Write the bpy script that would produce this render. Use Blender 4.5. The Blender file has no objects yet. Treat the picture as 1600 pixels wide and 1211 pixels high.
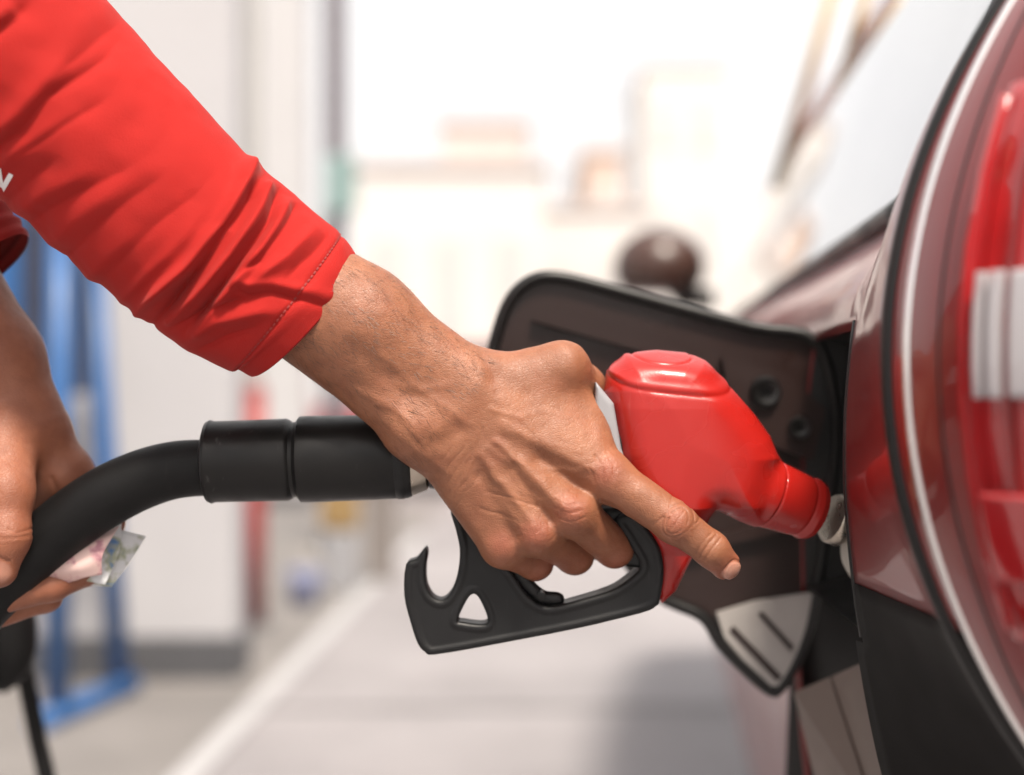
import bpy, bmesh, math, random
import numpy as np
from mathutils import Vector, Matrix
random.seed(7)
R = math.radians
scene = bpy.context.scene
# ------------------------------------------------------------------ camera
CAM_Z = 1.0          # lens height above the forecourt
FOCUS = 0.741        # metres to the gripping hand
cam_data = bpy.data.cameras.new('camera'); cam = bpy.data.objects.new('camera', cam_data)
scene.collection.objects.link(cam); scene.camera = cam
cam.location = (0, 0, CAM_Z); cam.rotation_euler = (R(90), 0, 0)
cam_data.lens = 50; cam_data.sensor_width = 36; cam_data.clip_start = 0.02; cam_data.clip_end = 2000
cam_data.dof.use_dof = True; cam_data.dof.focus_distance = FOCUS; cam_data.dof.aperture_fstop = 2.8
cam_data.dof.aperture_blades = 0
# ------------------------------------------------------------------ sky, sun, exposure
SUN_EL, SUN_AZ = R(58), R(163)       # azimuth clockwise from straight ahead (+Y)
world = bpy.data.worlds.new('World'); scene.world = world; world.use_nodes = True
wn = world.node_tree; bg = wn.nodes['Background']
sky = wn.nodes.new('ShaderNodeTexSky'); sky.sky_type = 'NISHITA'; sky.sun_disc = False
sky.sun_elevation = SUN_EL; sky.sun_rotation = SUN_AZ; sky.air_density = 0.4; sky.dust_density = 9.0; sky.ozone_density = 0.3
# thin white cloud over the whole sky, slightly uneven
wtc = wn.nodes.new('ShaderNodeTexCoord'); wno = wn.nodes.new('ShaderNodeTexNoise'); wno.inputs['Scale'].default_value = 2.2; wno.inputs['Detail'].default_value = 5
wmr = wn.nodes.new('ShaderNodeMapRange'); wmr.inputs[1].default_value = 0.3; wmr.inputs[2].default_value = 0.7; wmr.inputs[3].default_value = 0.68; wmr.inputs[4].default_value = 0.94
wmx = wn.nodes.new('ShaderNodeMix'); wmx.data_type = 'RGBA'; wmx.inputs[7].default_value = (3.05, 2.98, 2.90, 1)
wn.links.new(wtc.outputs['Generated'], wno.inputs['Vector']); wn.links.new(wno.outputs['Fac'], wmr.inputs[0]); wn.links.new(wmr.outputs[0], wmx.inputs[0])
wn.links.new(sky.outputs['Color'], wmx.inputs[6]); wn.links.new(wmx.outputs[2], bg.inputs['Color']); bg.inputs['Strength'].default_value = 0.15
sl = bpy.data.lights.new('sun', 'SUN'); sl.energy = 2.7; sl.angle = R(9); sl.color = (1.0, 0.91, 0.79)
so = bpy.data.objects.new('sun', sl); scene.collection.objects.link(so)
sd = Vector((math.sin(SUN_AZ) * math.cos(SUN_EL), math.cos(SUN_AZ) * math.cos(SUN_EL), math.sin(SUN_EL)))
so.rotation_euler = sd.to_track_quat('Z', 'Y').to_euler()
vs = scene.view_settings; vs.view_transform = 'Standard'; vs.look = 'None'; vs.exposure = 1.5; vs.gamma = 1.0
vs.use_curve_mapping = False
cy = scene.cycles
cy.use_denoising = True; cy.max_bounces = 7; cy.diffuse_bounces = 3; cy.glossy_bounces = 4; cy.transmission_bounces = 4
cy.caustics_reflective = False; cy.caustics_refractive = False; cy.sample_clamp_indirect = 6.0
# ------------------------------------------------------------------ coordinates
# near things are measured in q units of 1/3 mm in a right-handed frame about the hand:
# x to the right, y down, d away from the lens; F_PX is the focal length in the same 1600-wide raster
F_PX = 1600 * 50 / 36.0
def Wq(a):
    a = np.asarray(a, float).reshape(-1, 3)
    return np.stack([(a[:, 0] - 800) / 3000.0, FOCUS + a[:, 2] / 3000.0, CAM_Z - (a[:, 1] - 605.5) / 3000.0], 1)
def P(u, v, d=0.0):
    s = (FOCUS + d / 3000.0) / FOCUS
    return np.array([800 + (u - 800) * s, 605.5 + (v - 605.5) * s, d])
def SC(d): return (FOCUS + d / 3000.0) / FOCUS
def at(u, v, Y):
    return Vector(((u - 800) * Y / F_PX, Y, CAM_Z - (v - 605.5) * Y / F_PX))
# ------------------------------------------------------------------ object helpers
COL = scene.collection
def link(o, parent=None):
    COL.objects.link(o)
    if parent is not None: o.parent = parent
    return o
def tag(o, label=None, cat=None, group=None, kind=None):
    if label: o['label'] = label
    if cat: o['category'] = cat
    if group: o['group'] = group
    if kind: o['kind'] = kind
    return o
def empty(name, loc=(0, 0, 0), **k):
    o = bpy.data.objects.new(name, None); o.location = loc; o.empty_display_size = 0.05
    link(o); tag(o, **k); return o
def settle(o, parent):
    """parent o without moving it (empties only carry a translation, meshes sit at the origin)"""
    if parent is not None:
        o.parent = parent; o.matrix_parent_inverse = Matrix.Translation(-Vector(parent.location))
def mesh_obj(name, verts, faces, mat, parent=None, smooth=True, attrs=None):
    me = bpy.data.meshes.new(name)
    if isinstance(faces, np.ndarray):
        V = np.asarray(verts, np.float32); n = len(faces); k = faces.shape[1]
        me.vertices.add(len(V)); me.vertices.foreach_set('co', V.ravel())
        me.loops.add(n * k); me.loops.foreach_set('vertex_index', faces.astype(np.int32).ravel())
        me.polygons.add(n); me.polygons.foreach_set('loop_start', np.arange(0, n * k, k, dtype=np.int32))
        me.update(calc_edges=True); me.validate()
    else:
        me.from_pydata([tuple(map(float, v)) for v in verts], [], [tuple(map(int, f)) for f in faces])
    if smooth: me.polygons.foreach_set('use_smooth', np.ones(len(me.polygons), bool))
    if attrs:
        for k, arr in attrs.items():
            a = me.attributes.new(k, 'FLOAT', 'POINT'); a.data.foreach_set('value', np.asarray(arr, np.float32))
    me.update()
    o = bpy.data.objects.new(name, me); COL.objects.link(o)
    if mat is not None: me.materials.append(mat)
    settle(o, parent)
    return o
def bm_obj(name, bm, mat, parent=None, smooth=False, bevel=0.0, seg=2):
    if bevel > 0:
        bmesh.ops.bevel(bm, geom=[e for e in bm.edges if len(e.link_faces) == 2 and e.calc_face_angle(0) > 0.5], offset=bevel,
                        segments=seg, affect='EDGES', profile=0.6, clamp_overlap=True)
    bmesh.ops.recalc_face_normals(bm, faces=bm.faces[:])
    me = bpy.data.meshes.new(name); bm.to_mesh(me); bm.free()
    if smooth:
        me.polygons.foreach_set('use_smooth', [True] * len(me.polygons))
    o = bpy.data.objects.new(name, me); COL.objects.link(o)
    me.materials.append(mat); settle(o, parent)
    return o
def box(name, x0, x1, y0, y1, z0, z1, mat, parent=None, bevel=0.0, rotz=0.0):
    bm = bmesh.new(); bmesh.ops.create_cube(bm, size=1.0)
    c = Vector(((x0 + x1) / 2, (y0 + y1) / 2, (z0 + z1) / 2))
    for v in bm.verts:
        v.co = Vector((v.co.x * (x1 - x0), v.co.y * (y1 - y0), v.co.z * (z1 - z0)))
        v.co = Matrix.Rotation(rotz, 3, 'Z') @ v.co + c
    return bm_obj(name, bm, mat, parent, bevel=bevel)
def frames(pts):
    pts = [Vector(p) for p in pts]; n = len(pts); T = []
    for i in range(n):
        t = (pts[min(i + 1, n - 1)] - pts[max(i - 1, 0)]); T.append(t.normalized())
    up = Vector((0, 0, 1)) if abs(T[0].z) < 0.9 else Vector((1, 0, 0))
    N = (up - T[0] * up.dot(T[0])).normalized(); out = []
    for i in range(n):
        if i: N = (N - T[i] * N.dot(T[i])).normalized()
        out.append((pts[i], T[i], N, T[i].cross(N)))
    return out
def catmull(pts, n=10):
    pts = [np.asarray(p, float) for p in pts]; out = []
    p = [2 * pts[0] - pts[1]] + pts + [2 * pts[-1] - pts[-2]]
    for i in range(1, len(p) - 2):
        for k in range(n):
            t = k / n
            out.append(0.5 * ((2 * p[i]) + (-p[i - 1] + p[i + 1]) * t + (2 * p[i - 1] - 5 * p[i] + 4 * p[i + 1] - p[i + 2]) * t * t
                              + (-p[i - 1] + 3 * p[i] - 3 * p[i + 1] + p[i + 2]) * t ** 3))
    out.append(p[-2]); return out
def catmull_closed(pts, n=6):
    pts = [np.asarray(p, float) for p in pts]; m = len(pts); out = []
    for i in range(m):
        a, b, c, d = pts[i - 1], pts[i], pts[(i + 1) % m], pts[(i + 2) % m]
        for k in range(n):
            t = k / n
            out.append(0.5 * (2 * b + (c - a) * t + (2 * a - 5 * b + 4 * c - d) * t * t + (3 * b - a - 3 * c + d) * t ** 3))
    return out
def tube(name, pts, rad, mat, parent=None, seg=28, cap=True):
    fr = frames(pts); n = len(fr); V = []; F = []
    for i, (c, t, a, b) in enumerate(fr):
        r = rad[i] if hasattr(rad, '__len__') else rad
        for k in range(seg):
            th = 2 * math.pi * k / seg
            V.append(c + a * (r * math.cos(th)) + b * (r * math.sin(th)))
    for i in range(n - 1):
        for k in range(seg):
            k2 = (k + 1) % seg
            F.append((i * seg + k, i * seg + k2, (i + 1) * seg + k2, (i + 1) * seg + k))
    if cap:
        F.append(tuple(range(seg))[::-1]); F.append(tuple((n - 1) * seg + k for k in range(seg)))
    o = mesh_obj(name, V, F, mat, parent)
    for pl in o.data.polygons:
        if len(pl.vertices) > 4: pl.use_smooth = False
    return o
def lathe(name, p0, p1, prof, mat, parent=None, seg=64):
    """prof = [(t along axis in metres, radius)], closed at both ends on the axis"""
    p0 = Vector(p0); p1 = Vector(p1); t = (p1 - p0).normalized()
    up = Vector((0, 0, 1)) if abs(t.z) < 0.9 else Vector((1, 0, 0))
    a = (up - t * up.dot(t)).normalized(); b = t.cross(a); V = []; F = []; n = len(prof)
    for (s, r) in prof:
        for k in range(seg):
            th = 2 * math.pi * k / seg
            V.append(p0 + t * s + a * (r * math.cos(th)) + b * (r * math.sin(th)))
    for i in range(n - 1):
        for k in range(seg):
            k2 = (k + 1) % seg
            F.append((i * seg + k, i * seg + k2, (i + 1) * seg + k2, (i + 1) * seg + k))
    F.append(tuple(range(seg))[::-1]); F.append(tuple((n - 1) * seg + k for k in range(seg)))
    o = mesh_obj(name, V, F, mat, parent)
    bm = bmesh.new(); bm.from_mesh(o.data)
    for e in bm.edges:
        if len(e.link_faces) == 2 and e.calc_face_angle(0) > 0.7: e.smooth = False
    bm.to_mesh(o.data); bm.free()
    return o
# ------------------------------------------------------------------ materials
def mat_base(name, color, rough=0.5, metal=0.0, spec=0.5, coat=0.0, coat_rough=0.05, sheen=0.0):
    m = bpy.data.materials.new(name); m.use_nodes = True
    b = m.node_tree.nodes['Principled BSDF']
    b.inputs['Base Color'].default_value = (*color, 1); b.inputs['Roughness'].default_value = rough
    b.inputs['Metallic'].default_value = metal; b.inputs['Specular IOR Level'].default_value = spec
    b.inputs['Coat Weight'].default_value = coat; b.inputs['Coat Roughness'].default_value = coat_rough
    b.inputs['Sheen Weight'].default_value = sheen
    return m
def N(m, t, **kw):
    n = m.node_tree.nodes.new(t)
    for k, v in kw.items(): setattr(n, k, v)
    return n
def L(m, a, b): m.node_tree.links.new(a, b)
def vary(m, color, amount=0.25, scale=20.0, rough=None, rough_amt=0.15, bump=0.0, bump_scale=300.0, detail=6.0):
    """break up a plain material: tone mottling, roughness wear and fine relief"""
    b = m.node_tree.nodes['Principled BSDF']
    tc = N(m, 'ShaderNodeTexCoord')
    nz = N(m, 'ShaderNodeTexNoise'); nz.inputs['Scale'].default_value = scale; nz.inputs['Detail'].default_value = detail
    nz.inputs['Roughness'].default_value = 0.62
    L(m, tc.outputs['Object'], nz.inputs['Vector'])
    mix = N(m, 'ShaderNodeMix', data_type='RGBA')
    mix.inputs[6].default_value = (*[c * (1 - amount) for c in color], 1)
    mix.inputs[7].default_value = (*[min(1, c * (1 + amount)) for c in color], 1)
    mr = N(m, 'ShaderNodeMapRange'); mr.inputs[1].default_value = 0.2; mr.inputs[2].default_value = 0.8
    L(m, nz.outputs['Fac'], mr.inputs[0]); L(m, mr.outputs[0], mix.inputs[0]); L(m, mix.outputs[2], b.inputs['Base Color'])
    if rough is not None:
        r2 = N(m, 'ShaderNodeMapRange'); r2.inputs[1].default_value = 0.2; r2.inputs[2].default_value = 0.8
        r2.inputs[3].default_value = max(0, rough - rough_amt); r2.inputs[4].default_value = rough + rough_amt
        n3 = N(m, 'ShaderNodeTexNoise'); n3.inputs['Scale'].default_value = scale * 2.1; n3.inputs['Detail'].default_value = 2
        L(m, tc.outputs['Object'], n3.inputs['Vector']); L(m, n3.outputs['Fac'], r2.inputs[0]); L(m, r2.outputs[0], b.inputs['Roughness'])
    if bump > 0:
        n2 = N(m, 'ShaderNodeTexNoise'); n2.inputs['Scale'].default_value = bump_scale; n2.inputs['Detail'].default_value = 3
        L(m, tc.outputs['Object'], n2.inputs['Vector'])
        bp = N(m, 'ShaderNodeBump'); bp.inputs['Strength'].default_value = bump; bp.inputs['Distance'].default_value = 0.001
        L(m, n2.outputs['Fac'], bp.inputs['Height']); L(m, bp.outputs['Normal'], b.inputs['Normal'])
    return m
def M(name, color, rough=0.5, metal=0.0, var=0.12, scale=15.0, bump=0.0, bump_scale=300.0, **k):
    m = mat_base(name, color, rough, metal, **k)
    return vary(m, color, var, scale, rough, min(0.12, rough * 0.4), bump, bump_scale)

def skin_material():
    m = mat_base('skin', (0.40, 0.19, 0.105), 0.46, spec=0.45)
    b = m.node_tree.nodes['Principled BSDF']
    b.inputs['Subsurface Weight'].default_value = 0.18
    b.inputs['Subsurface Radius'].default_value = (1.0, 0.35, 0.2); b.inputs['Subsurface Scale'].default_value = 0.004
    tc = N(m, 'ShaderNodeTexCoord'); O = tc.outputs['Object']
    def noise(scale, detail=4.0, rough=0.6):
        n = N(m, 'ShaderNodeTexNoise'); n.inputs['Scale'].default_value = scale; n.inputs['Detail'].default_value = detail
        n.inputs['Roughness'].default_value = rough; L(m, O, n.inputs['Vector']); return n
    def rng(src, a, b_, c=0.0, d=1.0):
        r = N(m, 'ShaderNodeMapRange'); r.inputs[1].default_value = a; r.inputs[2].default_value = b_
        r.inputs[3].default_value = c; r.inputs[4].default_value = d; L(m, src, r.inputs[0]); return r.outputs[0]
    def mixc(f, a, b_):
        x = N(m, 'ShaderNodeMix', data_type='RGBA')
        for s, v in ((6, a), (7, b_)):
            if isinstance(v, tuple): x.inputs[s].default_value = (*v, 1)
            else: L(m, v, x.inputs[s])
        if isinstance(f, float): x.inputs[0].default_value = f
        else: L(m, f, x.inputs[0])
        return x.outputs[2]
    n1 = noise(38.0, 5.0); n2 = noise(160.0, 6.0, 0.7)
    c = mixc(rng(n1.outputs['Fac'], 0.3, 0.7), (0.196, 0.074, 0.036), (0.290, 0.116, 0.058))
    c = mixc(rng(n2.outputs['Fac'], 0.42, 0.72, 0.0, 0.45), c, (0.165, 0.057, 0.027))
    red = N(m, 'ShaderNodeAttribute', attribute_name='redness')
    c = mixc(red.outputs['Fac'], c, (0.25, 0.062, 0.037))
    # pores and hair roots
    vo = N(m, 'ShaderNodeTexVoronoi'); vo.inputs['Scale'].default_value = 520.0; L(m, O, vo.inputs['Vector'])
    hair = N(m, 'ShaderNodeAttribute', attribute_name='hairy')
    dots = N(m, 'ShaderNodeMath', operation='MULTIPLY'); L(m, rng(vo.outputs['Distance'], 0.10, 0.22, 1.0, 0.0), dots.inputs[0])
    L(m, rng(hair.outputs['Fac'], 0.0, 1.0, 0.06, 0.5), dots.inputs[1])
    c = mixc(dots.outputs[0], c, (0.11, 0.05, 0.03))
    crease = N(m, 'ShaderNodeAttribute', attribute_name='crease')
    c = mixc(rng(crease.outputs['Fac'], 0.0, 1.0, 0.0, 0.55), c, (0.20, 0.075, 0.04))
    nail = N(m, 'ShaderNodeAttribute', attribute_name='nail')
    c = mixc(nail.outputs['Fac'], c, (0.40, 0.20, 0.145))
    L(m, c, b.inputs['Base Color'])
    r = N(m, 'ShaderNodeMath', operation='SUBTRACT'); L(m, rng(n2.outputs['Fac'], 0.3, 0.7, 0.42, 0.58), r.inputs[0])
    rn = N(m, 'ShaderNodeMath', operation='MULTIPLY'); L(m, nail.outputs['Fac'], rn.inputs[0]); rn.inputs[1].default_value = 0.22
    L(m, rn.outputs[0], r.inputs[1]); L(m, r.outputs[0], b.inputs['Roughness'])
    # relief: fine criss-cross skin lines plus pores
    mp = N(m, 'ShaderNodeMapping'); mp.inputs['Scale'].default_value = (1.0, 0.5, 1.7); mp.inputs['Rotation'].default_value = (0, R(35), 0)
    L(m, O, mp.inputs['Vector'])
    v1 = N(m, 'ShaderNodeTexVoronoi', feature='DISTANCE_TO_EDGE'); v1.inputs['Scale'].default_value = 620.0
    dist = noise(420.0, 2.0)
    vm = N(m, 'ShaderNodeVectorMath', operation='MULTIPLY_ADD'); L(m, dist.outputs['Color'], vm.inputs[0])
    vm.inputs[1].default_value = (0.0016,) * 3; L(m, mp.outputs['Vector'], vm.inputs[2])
    L(m, vm.outputs[0], v1.inputs['Vector'])
    v2 = N(m, 'ShaderNodeTexVoronoi', feature='DISTANCE_TO_EDGE'); v2.inputs['Scale'].default_value = 260.0; L(m, vm.outputs[0], v2.inputs['Vector'])
    s = N(m, 'ShaderNodeMath', operation='ADD')
    L(m, rng(v1.outputs['Distance'], 0.0, 0.14, 0.0, 0.5), s.inputs[0]); L(m, rng(v2.outputs['Distance'], 0.0, 0.10, 0.0, 0.5), s.inputs[1])
    s2 = N(m, 'ShaderNodeMath', operation='MULTIPLY_ADD'); L(m, n2.outputs['Fac'], s2.inputs[0]); s2.inputs[1].default_value = 0.9; L(m, s.outputs[0], s2.inputs[2])
    inv = rng(nail.outputs['Fac'], 0.0, 1.0, 0.36, 0.03)
    bp = N(m, 'ShaderNodeBump'); bp.inputs['Distance'].default_value = 0.00045
    L(m, inv, bp.inputs['Strength']); L(m, s2.outputs[0], bp.inputs['Height']); L(m, bp.outputs['Normal'], b.inputs['Normal'])
    return m
def cloth_material(name, color):
    m = mat_base(name, color, 0.85, spec=0.2, sheen=0.12)
    m.node_tree.nodes['Principled BSDF'].inputs['Sheen Roughness'].default_value = 0.4
    m.node_tree.nodes['Principled BSDF'].inputs['Sheen Tint'].default_value = (1, 0.5, 0.45, 1)
    b = m.node_tree.nodes['Principled BSDF']; tc = N(m, 'ShaderNodeTexCoord')
    n = N(m, 'ShaderNodeTexNoise'); n.inputs['Scale'].default_value = 26; n.inputs['Detail'].default_value = 6; L(m, tc.outputs['Object'], n.inputs['Vector'])
    x = N(m, 'ShaderNodeMix', data_type='RGBA'); x.inputs[6].default_value = (*[c * 0.88 for c in color], 1); x.inputs[7].default_value = (*[min(1, c * 1.1) for c in color], 1)
    L(m, n.outputs['Fac'], x.inputs[0]); L(m, x.outputs[2], b.inputs['Base Color'])
    w = N(m, 'ShaderNodeTexVoronoi'); w.inputs['Scale'].default_value = 1500; L(m, tc.outputs['Object'], w.inputs['Vector'])
    n2 = N(m, 'ShaderNodeTexNoise'); n2.inputs['Scale'].default_value = 240; n2.inputs['Detail'].default_value = 4; L(m, tc.outputs['Object'], n2.inputs['Vector'])
    ad = N(m, 'ShaderNodeMath', operation='MULTIPLY_ADD'); L(m, n2.outputs['Fac'], ad.inputs[0]); ad.inputs[1].default_value = 1.4; L(m, w.outputs['Distance'], ad.inputs[2])
    bp = N(m, 'ShaderNodeBump'); bp.inputs['Strength'].default_value = 0.35; bp.inputs['Distance'].default_value = 0.0004
    L(m, ad.outputs[0], bp.inputs['Height']); L(m, bp.outputs['Normal'], b.inputs['Normal'])
    return m
def paint_material(name, color):
    m = mat_base(name, color, 0.35, spec=0.35, coat=0.5, coat_rough=0.04)
    return vary(m, color, 0.12, 6.0, 0.35, 0.05)

SKIN = skin_material()
SHIRT = cloth_material('red_cotton', (0.31, 0.0105, 0.008))
TROUSERS = cloth_material('dark_trousers', (0.02, 0.02, 0.025))
NOZZLE_RED = M('nozzle_red_vinyl', (0.31, 0.009, 0.006), 0.27, var=0.05, scale=14, bump=0.05, bump_scale=900)
BLACK_PLASTIC = M('black_moulded_plastic', (0.005, 0.005, 0.0055), 0.45, spec=0.28, var=0.3, scale=40, bump=0.12, bump_scale=1400)
BLACK_RUBBER = M('black_hose_rubber', (0.0032, 0.003, 0.0032), 0.55, spec=0.18, var=0.35, scale=35, bump=0.15, bump_scale=900)
SWIVEL = M('swivel_black_metal', (0.004, 0.0036, 0.0036), 0.38, spec=0.25, var=0.35, scale=50, bump=0.05, bump_scale=500)
STEEL = M('brushed_steel', (0.50, 0.46, 0.40), 0.36, 0.9, var=0.15, scale=60)
RING = M('tan_seal_ring', (0.42, 0.37, 0.31), 0.3, 0.9, var=0.2, scale=60)
GREY_PLASTIC = M('grey_plastic', (0.26, 0.26, 0.275), 0.45, var=0.1)
CAR_RED = paint_material('car_red_paint', (0.145, 0.003, 0.0035))
CAR_TRIM = M('car_black_trim', (0.004, 0.0035, 0.0035), 0.38, var=0.12, scale=8, spec=0.35)
FLAP_IN = M('flap_inner_plastic', (0.017, 0.0082, 0.007), 0.34, var=0.10, scale=12, spec=0.35)
FLAP_REFLECTION = M('flap_reflection_grey', (0.30, 0.28, 0.265), 0.4, var=0.12, scale=40)
TAUPE = M('taupe_floor_reflection', (0.12, 0.088, 0.074), 0.45, var=0.12, scale=20)  # tone of the floor mirrored in the lower body
SILL_SHADE = M('sill_and_shade_black', (0.004, 0.0032, 0.003), 0.62, var=0.12, scale=8, spec=0.12)
HIGHLIGHT_METAL = M('highlight_metal', (0.75, 0.73, 0.72), 0.12, 1.0, var=0.05)
GLASS_DARK = mat_base('car_window_glass', (0.02, 0.022, 0.025), 0.03, spec=0.9, coat=1.0, coat_rough=0.0)
LENS_RED = mat_base('lamp_red_lens', (0.30, 0.006, 0.008), 0.08, spec=0.6, coat=1.0)
LENS_CLEAR = mat_base('lamp_clear_lens', (0.33, 0.31, 0.32), 0.10, spec=0.7, coat=1.0)
CONCRETE = M('forecourt_concrete', (0.205, 0.193, 0.20), 0.75, var=0.34, scale=0.9, bump=0.25, bump_scale=90)
WHITE_PAINT = M('white_road_paint', (0.31, 0.306, 0.315), 0.6, var=0.12, scale=8)
WALL_WHITE = M('kiosk_white_panel', (0.36, 0.355, 0.37), 0.5, var=0.04, scale=3)
PLINTH = M('grey_plinth', (0.05, 0.05, 0.056), 0.6, var=0.2, scale=6)
BLUE = M('blue_enamel', (0.008, 0.075, 0.23), 0.4, var=0.15, scale=8)
NAVY = M('navy_panel', (0.012, 0.018, 0.045), 0.35, var=0.3, scale=5)
POST_RED = M('red_post_paint', (0.24, 0.018, 0.014), 0.5, var=0.12, scale=6)
def scuffs(m, color, amount=0.5):
    """fine light scratches and rubbed patches laid over the base colour"""
    b = m.node_tree.nodes['Principled BSDF']; src = b.inputs['Base Color'].links[0].from_socket
    tc = N(m, 'ShaderNodeTexCoord'); mp = N(m, 'ShaderNodeMapping'); mp.inputs['Scale'].default_value = (300, 300, 30); mp.inputs['Rotation'].default_value = (0.2, R(38), 0.3)
    L(m, tc.outputs['Object'], mp.inputs['Vector']); n = N(m, 'ShaderNodeTexNoise'); n.inputs['Scale'].default_value = 1.0; n.inputs['Detail'].default_value = 3; L(m, mp.outputs[0], n.inputs['Vector'])
    n2 = N(m, 'ShaderNodeTexNoise'); n2.inputs['Scale'].default_value = 24; n2.inputs['Detail'].default_value = 4; L(m, tc.outputs['Object'], n2.inputs['Vector'])
    r = N(m, 'ShaderNodeMapRange'); r.inputs[1].default_value = 0.64; r.inputs[2].default_value = 0.74; L(m, n.outputs['Fac'], r.inputs[0])
    r2 = N(m, 'ShaderNodeMapRange'); r2.inputs[1].default_value = 0.5; r2.inputs[2].default_value = 0.66; r2.inputs[4].default_value = amount; L(m, n2.outputs['Fac'], r2.inputs[0])
    x = N(m, 'ShaderNodeMath', operation='MULTIPLY'); L(m, r.outputs[0], x.inputs[0]); L(m, r2.outputs[0], x.inputs[1])
    c = N(m, 'ShaderNodeMix', data_type='RGBA'); L(m, x.outputs[0], c.inputs[0]); L(m, src, c.inputs[6]); c.inputs[7].default_value = (*color, 1); L(m, c.outputs[2], b.inputs['Base Color'])
scuffs(NOZZLE_RED, (0.36, 0.06, 0.05), 0.45); scuffs(BLACK_PLASTIC, (0.05, 0.05, 0.05), 0.7); scuffs(SWIVEL, (0.05, 0.048, 0.045), 0.8); scuffs(BLACK_RUBBER, (0.02, 0.019, 0.018), 0.7)
# ------------------------------------------------------------------ implicit-surface modelling
def rcone(p, a, b, ra, rb):
    """round cone: two spheres and the cone between"""
    a = np.asarray(a, float); b = np.asarray(b, float)
    ba = b - a; l2 = ba @ ba; pa = p - a
    t = np.clip((pa @ ba) / l2, 0, 1)
    c = pa - t[:, None] * ba
    return np.sqrt((c * c).sum(1)) - (ra + (rb - ra) * t)
def sphere(p, c, r):
    c = p - np.asarray(c, float); return np.sqrt((c * c).sum(1)) - r
def ellip(p, c, rad, axes=None):
    q = p - np.asarray(c, float)
    if axes is not None: q = q @ np.asarray(axes, float).T
    rad = np.asarray(rad, float); k0 = np.sqrt(((q / rad) ** 2).sum(1)); k1 = np.sqrt(((q / rad ** 2) ** 2).sum(1))
    return k0 * (k0 - 1) / np.maximum(k1, 1e-9)
def smin(a, b, k):
    h = np.maximum(k - np.abs(a - b), 0) / k
    return np.minimum(a, b) - h * h * k * 0.25
def smax(a, b, k): return -smin(-a, -b, k)
def chain(p, pts, k=8.0):
    f = None
    for (a, ra), (b, rb) in zip(pts[:-1], pts[1:]):
        g = rcone(p, a, b, ra, rb); f = g if f is None else smin(f, g, k)
    return f
def poly2d(p, poly):
    """signed distance to a closed polygon in x,y"""
    v = np.asarray(poly, float)[:, :2]; n = len(v); x = p[:, :2]
    d = ((x - v[0]) ** 2).sum(1); s = np.ones(len(x))
    for i in range(n):
        j = i - 1; e = v[j] - v[i]; w = x - v[i]
        b = w - e * np.clip((w @ e) / max(e @ e, 1e-9), 0, 1)[:, None]
        d = np.minimum(d, (b * b).sum(1))
        c1 = x[:, 1] >= v[i][1]; c2 = x[:, 1] < v[j][1]; c3 = e[0] * w[:, 1] > e[1] * w[:, 0]
        fl = (c1 & c2 & c3) | (~c1 & ~c2 & ~c3); s[fl] *= -1
    return s * np.sqrt(d)
def extrude(d2, w, half, r):
    qx = d2 + r; qy = np.abs(w) - (half - r)
    return np.minimum(np.maximum(qx, qy), 0) + np.sqrt(np.maximum(qx, 0) ** 2 + np.maximum(qy, 0) ** 2) - r
def seg_dist(p, line):
    """distance in x,y to a polyline"""
    line = np.asarray(line, float)[:, :2]; x = p[:, :2]; d = np.full(len(x), 1e9)
    for a, b in zip(line[:-1], line[1:]):
        e = b - a; w = x - a; c = w - e * np.clip((w @ e) / max(e @ e, 1e-9), 0, 1)[:, None]
        d = np.minimum(d, np.sqrt((c * c).sum(1)))
    return d
_rng = np.random.RandomState(3); _tab = _rng.rand(32, 32, 32).astype(np.float64)
def vnoise(p, s):
    q = p / s; i = np.floor(q).astype(int); f = q - i; f = f * f * (3 - 2 * f); i &= 31; j = (i + 1) & 31
    def g(a, b, c): return _tab[a, b, c]
    x0, y0, z0 = i.T; x1, y1, z1 = j.T; fx, fy, fz = f.T
    c00 = g(x0, y0, z0) * (1 - fx) + g(x1, y0, z0) * fx; c10 = g(x0, y1, z0) * (1 - fx) + g(x1, y1, z0) * fx
    c01 = g(x0, y0, z1) * (1 - fx) + g(x1, y0, z1) * fx; c11 = g(x0, y1, z1) * (1 - fx) + g(x1, y1, z1) * fx
    return ((c00 * (1 - fy) + c10 * fy) * (1 - fz) + (c01 * (1 - fy) + c11 * fy) * fz) - 0.5
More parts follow.
